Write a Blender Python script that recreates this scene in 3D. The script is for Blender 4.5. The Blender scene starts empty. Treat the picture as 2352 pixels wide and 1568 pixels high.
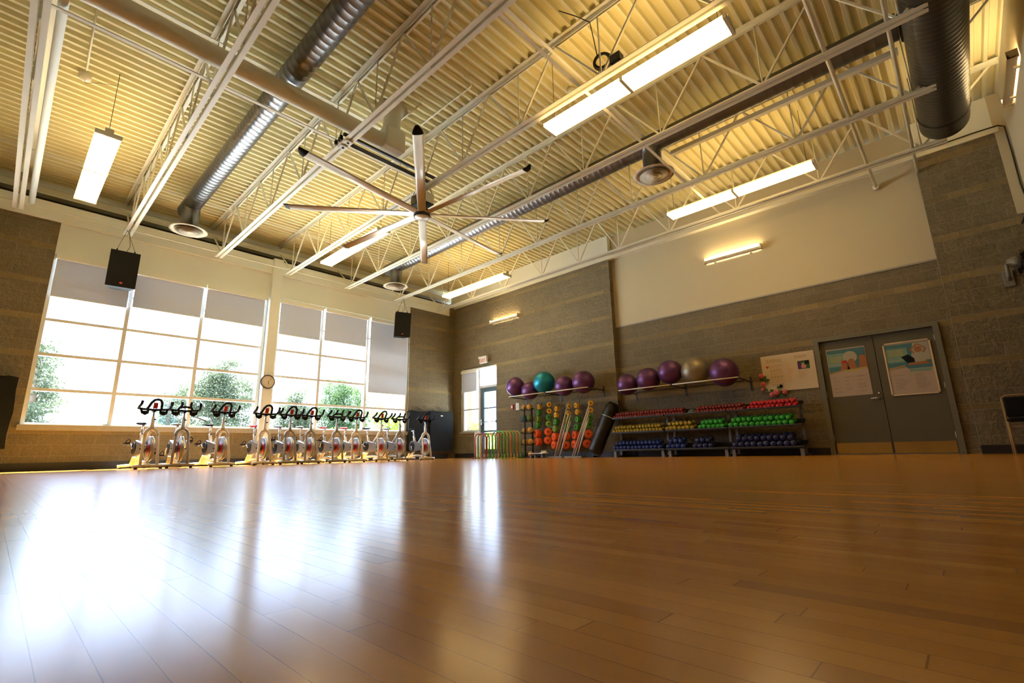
import bpy, math, random
from mathutils import Vector, Matrix
random.seed(7)
PI = math.pi
S = bpy.context.scene
COL = S.collection

# ------------------------------------------------------------------ camera
cam_d = bpy.data.cameras.new('camera')
cam_d.sensor_width = 36.0
cam_d.lens = 36.0 * 1098.14 / 2352.0
cam_d.clip_start = 0.02
cam_d.clip_end = 300
cam = bpy.data.objects.new('camera', cam_d)
COL.objects.link(cam)
S.camera = cam
yaw, pitch, roll = math.radians(43.0638), math.radians(12.9545), math.radians(-1.15283)
f = Vector((-math.sin(yaw) * math.cos(pitch), math.cos(yaw) * math.cos(pitch), math.sin(pitch)))
rt = Vector((math.cos(yaw), math.sin(yaw), 0))
up = rt.cross(f)
r2 = rt * math.cos(roll) + up * math.sin(roll)
u2 = -rt * math.sin(roll) + up * math.cos(roll)
M = Matrix((r2, u2, -f)).transposed().to_4x4()
M.translation = Vector((12.35, -10.546, 0.175))
cam.matrix_world = M

# ------------------------------------------------------------------ world, sun, exposure
W = bpy.data.worlds.new('sky_world')
S.world = W
W.use_nodes = True
wn = W.node_tree
wn.nodes.clear()
wo = wn.nodes.new('ShaderNodeOutputWorld')
wb = wn.nodes.new('ShaderNodeBackground')
wb.inputs['Color'].default_value = (0.56, 0.70, 1.0, 1)
wb.inputs['Strength'].default_value = 4.0
wn.links.new(wb.outputs[0], wo.inputs[0])
sun_d = bpy.data.lights.new('sun', 'SUN')
sun_d.energy = 38.0
sun_d.angle = math.radians(1.0)
sun_d.color = (1.0, 0.97, 0.92)
sun = bpy.data.objects.new('sun', sun_d)
COL.objects.link(sun)
sun.rotation_euler = (math.radians(-7), math.radians(-24), 0)
LAMP = (1.0, 0.64, 0.22)
LAMP_STRENGTH = 6.5
WALL_LAMP_STRENGTH = 30.0
S.view_settings.view_transform = 'Standard'
S.view_settings.look = 'None'
S.view_settings.exposure = 1.15
S.view_settings.gamma = 1.0
S.view_settings.use_curve_mapping = False
S.cycles.max_bounces = 8
S.cycles.diffuse_bounces = 5
S.cycles.glossy_bounces = 4
S.cycles.transmission_bounces = 6
S.cycles.transparent_max_bounces = 12
S.cycles.sample_clamp_indirect = 6.0
S.cycles.caustics_reflective = True
S.cycles.blur_glossy = 1.0
S.cycles.caustics_refractive = False
S.cycles.use_denoising = True


def portal(name, loc, rot, sx, sy):
    d = bpy.data.lights.new(name, 'AREA')
    d.shape = 'RECTANGLE'
    d.size, d.size_y = sx, sy
    d.cycles.is_portal = True
    o = bpy.data.objects.new(name, d)
    COL.objects.link(o)
    o.location = loc
    o.rotation_euler = rot


portal('window_portal', (-0.35, -8.29, 2.43), (0, math.radians(-90), 0), 3.3, 4.1)
portal('window_portal', (-0.35, -4.10, 2.47), (0, math.radians(-90), 0), 3.4, 4.0)
portal('window_portal', (1.15, 0.22, 1.45), (math.radians(-90), 0, 0), 1.75, 2.9)

# ------------------------------------------------------------------ materials


def newmat(name):
    m = bpy.data.materials.new(name)
    m.use_nodes = True
    nt = m.node_tree
    return m, nt, nt.nodes['Principled BSDF'], nt.links


def setc(sock, c):
    sock.default_value = (c[0], c[1], c[2], 1)


def mth(nt, op, a, b=None, c=None):
    n = nt.nodes.new('ShaderNodeMath')
    n.operation = op
    for i, v in enumerate((a, b, c)):
        if v is None:
            continue
        if isinstance(v, (int, float)):
            n.inputs[i].default_value = v
        else:
            nt.links.new(v, n.inputs[i])
    return n.outputs[0]


def mixc(nt, fac, a, b, mode='MIX'):
    n = nt.nodes.new('ShaderNodeMix')
    n.data_type = 'RGBA'
    n.blend_type = mode
    for sock, v in ((n.inputs[0], fac), (n.inputs[6], a), (n.inputs[7], b)):
        if isinstance(v, (int, float)):
            sock.default_value = v
        elif isinstance(v, tuple):
            sock.default_value = (v[0], v[1], v[2], 1)
        else:
            nt.links.new(v, sock)
    return n.outputs[2]


def objco(nt):
    return nt.nodes.new('ShaderNodeTexCoord').outputs['Object']


def noise(nt, vec, scale, detail=3, rough=0.5):
    n = nt.nodes.new('ShaderNodeTexNoise')
    n.inputs['Scale'].default_value = scale
    n.inputs['Detail'].default_value = detail
    n.inputs['Roughness'].default_value = rough
    if vec is not None:
        nt.links.new(vec, n.inputs['Vector'])
    return n.outputs['Fac']


def bump(nt, height, strength, dist=0.01):
    b = nt.nodes.new('ShaderNodeBump')
    b.inputs['Strength'].default_value = strength
    b.inputs['Distance'].default_value = dist
    nt.links.new(height, b.inputs['Height'])
    return b.outputs[0]


def plain(name, col, rough=0.5, metal=0.0, var=0.12, nscale=6.0, bmp=0.0, coat=0.0, spec=0.5):
    m, nt, p, L = newmat(name)
    co = objco(nt)
    nz = noise(nt, co, nscale, 3)
    dark = tuple(c * (1 - var) for c in col)
    lite = tuple(min(1, c * (1 + var)) for c in col)
    L.new(mixc(nt, nz, dark, lite), p.inputs['Base Color'])
    p.inputs['Roughness'].default_value = rough
    p.inputs['Metallic'].default_value = metal
    p.inputs['Coat Weight'].default_value = coat
    p.inputs['Specular IOR Level'].default_value = spec
    if bmp:
        L.new(bump(nt, noise(nt, co, nscale * 8, 3), bmp, 0.005), p.inputs['Normal'])
    return m


def emit(name, col, strength):
    m, nt, p, L = newmat(name)
    setc(p.inputs['Base Color'], (0.8, 0.8, 0.8))
    setc(p.inputs['Emission Color'], col)
    p.inputs['Emission Strength'].default_value = strength
    return m


def glass_mat():
    m = bpy.data.materials.new('window_glass')
    m.use_nodes = True
    nt = m.node_tree
    nt.nodes.clear()
    o = nt.nodes.new('ShaderNodeOutputMaterial')
    t = nt.nodes.new('ShaderNodeBsdfTransparent')
    t.inputs[0].default_value = (0.93, 0.97, 0.96, 1)
    g = nt.nodes.new('ShaderNodeBsdfGlossy')
    g.inputs['Roughness'].default_value = 0.02
    fr = nt.nodes.new('ShaderNodeFresnel')
    fr.inputs[0].default_value = 1.3
    mx = nt.nodes.new('ShaderNodeMixShader')
    nt.links.new(fr.outputs[0], mx.inputs[0])
    nt.links.new(t.outputs[0], mx.inputs[1])
    nt.links.new(g.outputs[0], mx.inputs[2])
    nt.links.new(mx.outputs[0], o.inputs[0])
    return m


def shade_mat():
    m = bpy.data.materials.new('shade_fabric')
    m.use_nodes = True
    nt = m.node_tree
    nt.nodes.clear()
    o = nt.nodes.new('ShaderNodeOutputMaterial')
    d = nt.nodes.new('ShaderNodeBsdfDiffuse')
    t = nt.nodes.new('ShaderNodeBsdfTranslucent')
    co = objco(nt)
    w = noise(nt, co, 45, 2)
    c = mixc(nt, w, (0.50, 0.53, 0.58), (0.55, 0.58, 0.64))
    nt.links.new(c, d.inputs[0])
    c2 = mixc(nt, w, (0.060, 0.068, 0.076), (0.070, 0.078, 0.087))
    nt.links.new(c2, t.inputs[0])
    a = nt.nodes.new('ShaderNodeAddShader')
    nt.links.new(d.outputs[0], a.inputs[0])
    nt.links.new(t.outputs[0], a.inputs[1])
    nt.links.new(a.outputs[0], o.inputs[0])
    return m


def block_mat():
    # split face concrete block: three full courses then one half height smooth band, every 0.7 m
    m, nt, p, L = newmat('split_face_block')
    g = nt.nodes.new('ShaderNodeNewGeometry')
    sp = nt.nodes.new('ShaderNodeSeparateXYZ')
    L.new(g.outputs['Position'], sp.inputs[0])
    X, Y, Z = sp.outputs
    u = mth(nt, 'ADD', X, Y)
    zs = mth(nt, 'DIVIDE', mth(nt, 'ADD', Z, 7.0 - 0.665), 0.7)
    per = mth(nt, 'FLOOR', zs)
    zf = mth(nt, 'MULTIPLY', mth(nt, 'FRACT', zs), 0.7)
    band = mth(nt, 'LESS_THAN', zf, 0.1)
    cz = mth(nt, 'DIVIDE', mth(nt, 'SUBTRACT', zf, 0.1), 0.2)
    course = mth(nt, 'FLOOR', mth(nt, 'MAXIMUM', cz, -1.0))
    cf = mth(nt, 'FRACT', mth(nt, 'ADD', cz, 1.0))
    cidx = mth(nt, 'ADD', mth(nt, 'MULTIPLY', per, 4.0), course)
    us = mth(nt, 'ADD', mth(nt, 'DIVIDE', u, 0.4), mth(nt, 'MULTIPLY', cidx, 0.5))
    bi = mth(nt, 'FLOOR', us)
    uf = mth(nt, 'FRACT', us)
    # mortar
    jv = mth(nt, 'LESS_THAN', mth(nt, 'ABSOLUTE', mth(nt, 'SUBTRACT', uf, 0.5)), 0.488)
    hb = mth(nt, 'MULTIPLY', band, mth(nt, 'LESS_THAN', mth(nt, 'ABSOLUTE', mth(nt, 'SUBTRACT', zf, 0.05)), 0.044))
    hc = mth(nt, 'MULTIPLY', mth(nt, 'SUBTRACT', 1.0, band),
             mth(nt, 'LESS_THAN', mth(nt, 'ABSOLUTE', mth(nt, 'SUBTRACT', cf, 0.5)), 0.475))
    face = mth(nt, 'MULTIPLY', jv, mth(nt, 'MAXIMUM', hb, hc))
    cmb = nt.nodes.new('ShaderNodeCombineXYZ')
    L.new(bi, cmb.inputs[0])
    L.new(cidx, cmb.inputs[1])
    wnz = nt.nodes.new('ShaderNodeTexWhiteNoise')
    wnz.noise_dimensions = '2D'
    L.new(cmb.outputs[0], wnz.inputs['Vector'])
    rnd = wnz.outputs['Value']
    n1 = noise(nt, g.outputs['Position'], 9.0, 5, 0.65)
    n2 = noise(nt, g.outputs['Position'], 30.0, 5, 0.7)
    base = mixc(nt, rnd, (0.265, 0.218, 0.125), (0.325, 0.268, 0.155))
    base = mixc(nt, n1, mixc(nt, 0.35, base, (0.13, 0.10, 0.065)), mixc(nt, 0.3, base, (0.40, 0.33, 0.225)))
    bandc = mixc(nt, rnd, (0.240, 0.185, 0.090), (0.31, 0.235, 0.110))
    c = mixc(nt, band, base, bandc)
    c = mixc(nt, mth(nt, 'MULTIPLY', mth(nt, 'SUBTRACT', n2, 0.25), 1.1), c, (0.085, 0.068, 0.040))
    c = mixc(nt, face, mixc(nt, 0.30, c, (0.42, 0.35, 0.24)), c)
    L.new(c, p.inputs['Base Color'])
    p.inputs['Roughness'].default_value = 0.92
    p.inputs['Specular IOR Level'].default_value = 0.2
    rough_h = mth(nt, 'MULTIPLY', mth(nt, 'SUBTRACT', 1.0, mth(nt, 'MULTIPLY', band, 0.85)),
                  mth(nt, 'ADD', noise(nt, g.outputs['Position'], 13.0, 5, 0.7), mth(nt, 'MULTIPLY', rnd, 0.25)))
    h = mth(nt, 'MULTIPLY', mth(nt, 'ADD', mth(nt, 'MULTIPLY', face, 0.45), 0.55), mth(nt, 'ADD', rough_h, 0.05))
    L.new(bump(nt, h, 1.0, 0.075), p.inputs['Normal'])
    return m


def floor_mat():
    m, nt, p, L = newmat('maple_strip_floor')
    g = nt.nodes.new('ShaderNodeNewGeometry')
    sp = nt.nodes.new('ShaderNodeSeparateXYZ')
    L.new(g.outputs['Position'], sp.inputs[0])
    X, Y, Z = sp.outputs
    ys = mth(nt, 'DIVIDE', mth(nt, 'ADD', Y, 50.0), 0.0372)
    si = mth(nt, 'FLOOR', ys)
    yf = mth(nt, 'FRACT', ys)
    w1 = nt.nodes.new('ShaderNodeTexWhiteNoise')
    w1.noise_dimensions = '1D'
    L.new(si, w1.inputs['W'])
    xs = mth(nt, 'ADD', mth(nt, 'DIVIDE', mth(nt, 'ADD', X, 20.0), 0.62), mth(nt, 'MULTIPLY', w1.outputs['Value'], 7.0))
    xi = mth(nt, 'FLOOR', xs)
    xf = mth(nt, 'FRACT', xs)
    cmb = nt.nodes.new('ShaderNodeCombineXYZ')
    L.new(si, cmb.inputs[0])
    L.new(xi, cmb.inputs[1])
    w2 = nt.nodes.new('ShaderNodeTexWhiteNoise')
    w2.noise_dimensions = '2D'
    L.new(cmb.outputs[0], w2.inputs['Vector'])
    rnd = w2.outputs['Value']
    # stretched grain
    st = nt.nodes.new('ShaderNodeMapping')
    st.inputs['Scale'].default_value = (1.2, 16.0, 1.0)
    L.new(g.outputs['Position'], st.inputs['Vector'])
    grain = noise(nt, st.outputs[0], 3.0, 5, 0.6)
    st2 = nt.nodes.new('ShaderNodeMapping')
    st2.inputs['Scale'].default_value = (0.8, 3.0, 1.0)
    L.new(g.outputs['Position'], st2.inputs['Vector'])
    big = noise(nt, st2.outputs[0], 1.6, 3, 0.5)
    ramp = nt.nodes.new('ShaderNodeValToRGB')
    e = ramp.color_ramp.elements
    e[0].position, e[0].color = 0.0, (0.40, 0.185, 0.034, 1)
    e[1].position, e[1].color = 1.0, (0.72, 0.36, 0.055, 1)
    for pos, c in ((0.08, (0.50, 0.215, 0.026, 1)), (0.5, (0.60, 0.28, 0.038, 1))):
        k = e.new(pos)
        k.color = c
    L.new(rnd, ramp.inputs[0])
    c = mixc(nt, mth(nt, 'MULTIPLY', grain, 0.36), ramp.outputs[0], (0.37, 0.145, 0.022))
    c = mixc(nt, mth(nt, 'MULTIPLY', big, 0.25), c, (0.46, 0.19, 0.030))
    gap = mth(nt, 'MULTIPLY', mth(nt, 'LESS_THAN', mth(nt, 'ABSOLUTE', mth(nt, 'SUBTRACT', yf, 0.5)), 0.486),
              mth(nt, 'LESS_THAN', mth(nt, 'ABSOLUTE', mth(nt, 'SUBTRACT', xf, 0.5)), 0.4985))
    c = mixc(nt, gap, mixc(nt, 0.55, c, (0.08, 0.035, 0.012)), c)
    L.new(c, p.inputs['Base Color'])
    rr = mth(nt, 'ADD', mth(nt, 'MULTIPLY', noise(nt, g.outputs['Position'], 3.0, 2, 0.5), 0.03), 0.175)
    L.new(rr, p.inputs['Roughness'])
    p.inputs['Specular IOR Level'].default_value = 0.30
    h = mth(nt, 'ADD', mth(nt, 'MULTIPLY', rnd, 0.4), mth(nt, 'ADD', mth(nt, 'MULTIPLY', gap, 0.5), mth(nt, 'MULTIPLY', grain, 0.12)))
    h = mth(nt, 'ADD', h, mth(nt, 'MULTIPLY', noise(nt, g.outputs['Position'], 90.0, 2), 0.05))
    L.new(bump(nt, h, 0.30, 0.0012), p.inputs['Normal'])
    return m


def foliage_mat(name, a, b):
    m, nt, p, L = newmat(name)
    co = objco(nt)
    c = mixc(nt, noise(nt, co, 2.2, 3), a, b)
    L.new(c, p.inputs['Base Color'])
    p.inputs['Roughness'].default_value = 0.7
    t = nt.nodes.new('ShaderNodeBsdfTranslucent')
    L.new(c, t.inputs[0])
    mx = nt.nodes.new('ShaderNodeMixShader')
    mx.inputs[0].default_value = 0.5
    L.new(p.outputs[0], mx.inputs[1])
    L.new(t.outputs[0], mx.inputs[2])
    L.new(mx.outputs[0], nt.nodes['Material Output'].inputs[0])
    return m


MT = {}
MT['glass'] = glass_mat()
MT['shade'] = shade_mat()
MT['block'] = block_mat()
MT['floor'] = floor_mat()
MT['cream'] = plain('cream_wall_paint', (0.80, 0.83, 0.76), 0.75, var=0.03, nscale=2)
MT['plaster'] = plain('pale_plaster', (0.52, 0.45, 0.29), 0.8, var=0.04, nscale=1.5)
MT['steel'] = plain('cream_steel_paint', (0.76, 0.75, 0.62), 0.5, var=0.06, nscale=4)
MT['deck'] = plain('cream_deck_paint', (0.74, 0.69, 0.43), 0.6, var=0.05, nscale=1.2)
MT['frame'] = plain('window_frame_paint', (0.66, 0.68, 0.66), 0.45, var=0.04)
MT['sill'] = plain('stone_sill', (0.33, 0.30, 0.25), 0.8, var=0.12, nscale=12)
MT['rubber'] = plain('black_vinyl', (0.018, 0.018, 0.018), 0.45, var=0.2)
MT['duct'] = plain('galvanised_duct', (0.15, 0.15, 0.155), 0.34, metal=0.8, var=0.18, nscale=3)
MT['duct_dark'] = plain('dark_duct', (0.085, 0.08, 0.075), 0.36, metal=0.7, var=0.2, nscale=4)
MT['diffuser'] = plain('diffuser_paint', (0.66, 0.57, 0.42), 0.45, var=0.05)
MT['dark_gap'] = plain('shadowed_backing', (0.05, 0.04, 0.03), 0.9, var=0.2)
MT['lens'] = emit('fluorescent_lens', LAMP, LAMP_STRENGTH)
MT['tube'] = emit('fluorescent_tube', (1.0, 0.72, 0.36), WALL_LAMP_STRENGTH)
MT['housing'] = plain('lamp_housing', (0.62, 0.56, 0.42), 0.45, var=0.05)
MT['blade'] = plain('fan_blade_metal', (0.66, 0.60, 0.50), 0.32, metal=0.25, var=0.06)
MT['black'] = plain('black_plastic', (0.007, 0.007, 0.008), 0.6, var=0.25, spec=0.2)
MT['satin'] = plain('satin_black', (0.009, 0.009, 0.010), 0.7, var=0.25, spec=0.15)
MT['dark_metal'] = plain('dark_metal', (0.05, 0.05, 0.05), 0.45, metal=0.4, var=0.2)
MT['chrome'] = plain('brushed_steel', (0.6, 0.6, 0.58), 0.28, metal=0.95, var=0.06)
MT['brass'] = plain('brass_kick_plate', (0.62, 0.42, 0.14), 0.30, metal=0.85, var=0.1, nscale=3)
MT['bike_white'] = plain('bike_white_paint', (0.78, 0.74, 0.66), 0.35, var=0.05, coat=0.3)
MT['bike_grey'] = plain('bike_silver_paint', (0.40, 0.39, 0.37), 0.35, metal=0.3, var=0.06, coat=0.3)
MT['guard'] = plain('chain_guard_grey', (0.16, 0.16, 0.165), 0.35, metal=0.3, var=0.1, coat=0.3)
MT['flywheel'] = plain('flywheel_steel', (0.52, 0.51, 0.49), 0.28, metal=0.7, var=0.08)
MT['red'] = plain('red_plastic', (0.50, 0.018, 0.012), 0.35, var=0.1)
MT['door_paint'] = plain('door_grey_paint', (0.098, 0.088, 0.058), 0.5, var=0.05)
MT['door_frame'] = plain('door_frame_paint', (0.15, 0.145, 0.105), 0.5, var=0.06)
MT['door_blue'] = plain('entry_door_paint', (0.06, 0.10, 0.13), 0.4, var=0.06)
MT['paper'] = plain('board_paper', (0.58, 0.48, 0.33), 0.7, var=0.03)
MT['poster'] = plain('poster_paper', (0.42, 0.34, 0.27), 0.5, var=0.03)
MT['p_blue'] = plain('poster_blue', (0.05, 0.17, 0.20), 0.5, var=0.2)
MT['p_green'] = plain('poster_green', (0.17, 0.30, 0.24), 0.5, var=0.15)
MT['p_yellow'] = plain('poster_yellow', (0.40, 0.34, 0.10), 0.5, var=0.2)
MT['p_skin'] = plain('poster_skin', (0.33, 0.125, 0.05), 0.5, var=0.15)
MT['p_ink'] = plain('poster_ink', (0.20, 0.16, 0.13), 0.6, var=0.1)
MT['p_tan'] = plain('poster_tan', (0.36, 0.23, 0.10), 0.6, var=0.1)
MT['p_white'] = plain('poster_white', (0.36, 0.34, 0.26), 0.6, var=0.1)
MT['p_pink'] = plain('photo_pink', (0.60, 0.22, 0.25), 0.6, var=0.1)
MT['white'] = plain('white_plastic', (0.72, 0.70, 0.64), 0.45, var=0.04)
MT['alarm'] = plain('alarm_red', (0.42, 0.03, 0.03), 0.35, var=0.05)
MT['exit_red'] = plain('exit_red', (0.58, 0.05, 0.03), 0.5, var=0.05)
MT['purple'] = plain('purple_vinyl', (0.125, 0.045, 0.150), 0.36, metal=0.55, var=0.2, nscale=9, bmp=0.10)
MT['teal'] = plain('teal_vinyl', (0.010, 0.235, 0.330), 0.36, metal=0.55, var=0.15, nscale=9, bmp=0.10)
MT['grey_ball'] = plain('grey_vinyl', (0.26, 0.22, 0.15), 0.36, metal=0.55, var=0.15, nscale=9, bmp=0.10)
MT['f_yellow'] = plain('yellow_foam', (0.78, 0.42, 0.02), 0.75, var=0.08)
MT['f_green'] = plain('green_foam', (0.06, 0.27, 0.03), 0.75, var=0.12)
MT['f_lime'] = plain('lime_foam', (0.21, 0.34, 0.03), 0.75, var=0.12)
MT['f_orange'] = plain('orange_foam', (0.82, 0.11, 0.01), 0.75, var=0.08)
MT['h_green'] = plain('green_tube', (0.11, 0.42, 0.05), 0.4, var=0.1)
MT['h_lime'] = plain('lime_tube', (0.30, 0.42, 0.06), 0.4, var=0.1)
MT['h_yellow'] = plain('yellow_tube', (0.70, 0.40, 0.03), 0.4, var=0.1)
MT['h_orange'] = plain('orange_tube', (0.62, 0.26, 0.05), 0.4, var=0.1)
MT['h_red'] = plain('magenta_tube', (0.38, 0.02, 0.06), 0.4, var=0.1)
MT['h_pale'] = plain('pale_lilac_tube', (0.50, 0.44, 0.50), 0.4, var=0.1)
MT['m_yellow'] = plain('ochre_rubber', (0.55, 0.31, 0.06), 0.6, var=0.15, bmp=0.2)
MT['m_green'] = plain('olive_rubber', (0.10, 0.14, 0.03), 0.6, var=0.15, bmp=0.2)
MT['m_teal'] = plain('dark_teal_rubber', (0.02, 0.10, 0.09), 0.6, var=0.15, bmp=0.2)
MT['d_maroon'] = plain('maroon_neoprene', (0.26, 0.025, 0.012), 0.5, var=0.2)
MT['d_red'] = plain('red_neoprene', (0.52, 0.012, 0.022), 0.5, var=0.15)
MT['d_yellow'] = plain('yellow_neoprene', (0.36, 0.26, 0.01), 0.5, var=0.2)
MT['d_green'] = plain('green_neoprene', (0.03, 0.36, 0.025), 0.5, var=0.2)
MT['d_blue'] = plain('blue_neoprene', (0.010, 0.030, 0.17), 0.45, var=0.25)
MT['d_navy'] = plain('navy_neoprene', (0.016, 0.018, 0.085), 0.45, var=0.25)
MT['rack'] = plain('rack_black_steel', (0.010, 0.010, 0.009), 0.5, metal=0.2, var=0.2)
MT['rack_leg'] = plain('rack_grey_steel', (0.22, 0.21, 0.18), 0.45, metal=0.2, var=0.1)
MT['wrap'] = plain('black_wrap', (0.007, 0.007, 0.008), 0.22, var=0.4, nscale=14, bmp=0.8)
MT['canvas'] = plain('charcoal_canvas', (0.016, 0.018, 0.018), 0.85, var=0.3, nscale=3, bmp=0.35, spec=0.12)
MT['bark'] = plain('bark', (0.13, 0.09, 0.06), 0.9, var=0.3)
MT['pine'] = foliage_mat('pine_needles', (0.045, 0.068, 0.045), (0.135, 0.165, 0.085))
MT['spruce'] = foliage_mat('blue_spruce_needles', (0.065, 0.115, 0.105), (0.12, 0.19, 0.16))
MT['leaf'] = foliage_mat('broad_leaves', (0.038, 0.080, 0.035), (0.125, 0.20, 0.07))
MT['hedge'] = foliage_mat('yellow_green_leaves', (0.11, 0.19, 0.02), (0.28, 0.36, 0.04))
MT['pale_ground'] = plain('bounce_ground', (0.68, 0.72, 0.72), 0.9, var=0.3, nscale=1)  # unseen ground, made pale to bounce daylight up through the windows
MT['flower'] = plain('pink_petals', (0.66, 0.13, 0.12), 0.6, var=0.2)
MT['petal_leaf'] = plain('silk_leaf', (0.03, 0.10, 0.015), 0.6, var=0.3)
MT['wire'] = plain('dark_wire', (0.015, 0.013, 0.012), 0.5, var=0.1)
MT['clock_face'] = plain('clock_face', (0.72, 0.64, 0.52), 0.5, var=0.03)
MT['mast'] = plain('mast_grey', (0.30, 0.36, 0.40), 0.5, var=0.1)
MT['fan_white'] = plain('wall_fan_white', (0.20, 0.19, 0.165), 0.45, var=0.06)

# ------------------------------------------------------------------ mesh builder


class MB:
    def __init__(s):
        s.v, s.f, s.m, s.sm, s.mats = [], [], [], [], []

    def mi(s, mat):
        if mat not in s.mats:
            s.mats.append(mat)
        return s.mats.index(mat)

    def add(s, vs, fs, mat, smooth=False):
        o = len(s.v)
        s.v += [tuple(v) for v in vs]
        i = s.mi(mat)
        for q in fs:
            s.f.append(tuple(a + o for a in q))
            s.m.append(i)
            s.sm.append(smooth)
        return s

    def box(s, a, b, mat, rot=None, c=None):
        x0, x1 = sorted((a[0], b[0]))
        y0, y1 = sorted((a[1], b[1]))
        z0, z1 = sorted((a[2], b[2]))
        vs = [Vector(p) for p in ((x0, y0, z0), (x1, y0, z0), (x1, y1, z0), (x0, y1, z0),
                                  (x0, y0, z1), (x1, y0, z1), (x1, y1, z1), (x0, y1, z1))]
        if rot is not None:
            cc = Vector(c) if c is not None else Vector(((x0 + x1) / 2, (y0 + y1) / 2, (z0 + z1) / 2))
            vs = [rot @ (v - cc) + cc for v in vs]
        return s.add(vs, [(3, 2, 1, 0), (4, 5, 6, 7), (0, 1, 5, 4), (1, 2, 6, 5), (2, 3, 7, 6), (3, 0, 4, 7)], mat)

    def bar(s, a, b, w, h, mat, upv=(0, 0, 1)):
        """rectangular bar from a to b, w across, h along up"""
        a, b = Vector(a), Vector(b)
        d = (b - a).normalized()
        u = Vector(upv)
        if abs(d.dot(u)) > 0.98:
            u = Vector((1, 0, 0))
        sd = d.cross(u).normalized()
        uu = sd.cross(d).normalized()
        vs = []
        for e in (a, b):
            for i, j in ((-1, -1), (1, -1), (1, 1), (-1, 1)):
                vs.append(e + sd * (i * w / 2) + uu * (j * h / 2))
        return s.add(vs, [(0, 1, 2, 3), (7, 6, 5, 4), (0, 4, 5, 1), (1, 5, 6, 2), (2, 6, 7, 3), (3, 7, 4, 0)], mat)

    def tube(s, pts, r, mat, seg=8, closed=False, cap=True):
        P = [Vector(p) for p in pts]
        n = len(P)
        rs = r if isinstance(r, (list, tuple)) else [r] * n
        vs = []
        nrm = None
        for i in range(n):
            if closed:
                t = (P[(i + 1) % n] - P[i - 1]).normalized()
            else:
                t = (P[min(i + 1, n - 1)] - P[max(i - 1, 0)]).normalized()
            if nrm is None:
                ref = Vector((0, 0, 1)) if abs(t.z) < 0.9 else Vector((1, 0, 0))
                nrm = t.cross(ref).normalized()
            else:
                nrm = (nrm - t * nrm.dot(t))
                nrm = nrm.normalized() if nrm.length > 1e-6 else t.orthogonal().normalized()
            bn = t.cross(nrm)
            for k in range(seg):
                a = 2 * PI * k / seg
                vs.append(P[i] + (nrm * math.cos(a) + bn * math.sin(a)) * rs[i])
        fs = []
        for i in range(n if closed else n - 1):
            j = (i + 1) % n
            for k in range(seg):
                k2 = (k + 1) % seg
                fs.append((i * seg + k, i * seg + k2, j * seg + k2, j * seg + k))
        if cap and not closed:
            fs.append(tuple(range(seg))[::-1])
            fs.append(tuple((n - 1) * seg + k for k in range(seg)))
        return s.add(vs, fs, mat, True)

    def lathe(s, prof, mat, seg=24, origin=(0, 0, 0), axis='Z', smooth=True, M4=None):
        """prof: list of (r, h)"""
        vs, fs = [], []
        for r, h in prof:
            for k in range(seg):
                a = 2 * PI * k / seg
                x, y = r * math.cos(a), r * math.sin(a)
                if axis == 'Z':
                    v = (x, y, h)
                elif axis == 'Y':
                    v = (x, h, y)
                else:
                    v = (h, x, y)
                v = Vector(v)
                if M4 is not None:
                    v = M4 @ v
                vs.append(v + Vector(origin))
        for i in range(len(prof) - 1):
            for k in range(seg):
                k2 = (k + 1) % seg
                fs.append((i * seg + k, i * seg + k2, (i + 1) * seg + k2, (i + 1) * seg + k))
        if prof[0][0] > 1e-5:
            fs.append(tuple(range(seg)))
        if prof[-1][0] > 1e-5:
            fs.append(tuple((len(prof) - 1) * seg + k for k in range(seg)))
        return s.add(vs, fs, mat, smooth)

    def prism(s, poly, a, b, mat, plane='XZ'):
        """extrude a 2D polygon between a and b along the third axis"""
        n = len(poly)
        vs = []
        for d in (a, b):
            for p in poly:
                vs.append({'XZ': (p[0], d, p[1]), 'YZ': (d, p[0], p[1]), 'XY': (p[0], p[1], d)}[plane])
        fs = [tuple(range(n)), tuple(range(2 * n - 1, n - 1, -1))]
        for i in range(n):
            j = (i + 1) % n
            fs.append((i, j, n + j, n + i))
        return s.add(vs, fs, mat)

    def ball(s, c, r, mat, seg=16, sc=(1, 1, 1)):
        rings = max(6, seg // 2)
        prof = []
        for i in range(rings + 1):
            a = -PI / 2 + PI * i / rings
            prof.append((max(r * math.cos(a), 1e-4) * 1.0, r * math.sin(a)))
        Ms = Matrix.Diagonal(Vector((sc[0], sc[1], sc[2])))
        return s.lathe(prof, mat, seg, c, 'Z', True, Ms)

    def mesh(s, name):
        me = bpy.data.meshes.new(name)
        me.from_pydata(s.v, [], s.f)
        for m in s.mats:
            me.materials.append(MT[m])
        me.polygons.foreach_set('material_index', s.m)
        me.polygons.foreach_set('use_smooth', s.sm)
        me.update()
        return me

    def obj(s, name, parent=None, bevel=0.0):
        me = s.mesh(name)
        o = bpy.data.objects.new(name, me)
        COL.objects.link(o)
        if parent is not None:
            o.parent = parent
        if bevel:
            b = o.modifiers.new('bevel', 'BEVEL')
            b.width = bevel
            b.segments = 2
            b.limit_method = 'ANGLE'
        return o


def thing(name, label, cat, loc=(0, 0, 0), rz=0.0, group=None):
    o = bpy.data.objects.new(name, None)
    o.empty_display_size = 0.1
    COL.objects.link(o)
    o.location = loc
    o.rotation_euler = (0, 0, rz)
    tag(o, label, cat, group)
    return o


def tag(o, label, cat, group=None):
    o['label'] = label
    o['category'] = cat
    if group:
        o['group'] = group
    return o


def struct(o):
    o['kind'] = 'structure'
    return o


def copy_tree(o, parent=None):
    c = o.copy()
    COL.objects.link(c)
    c.parent = parent
    for ch in list(o.children):
        copy_tree(ch, c)
    return c


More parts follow.
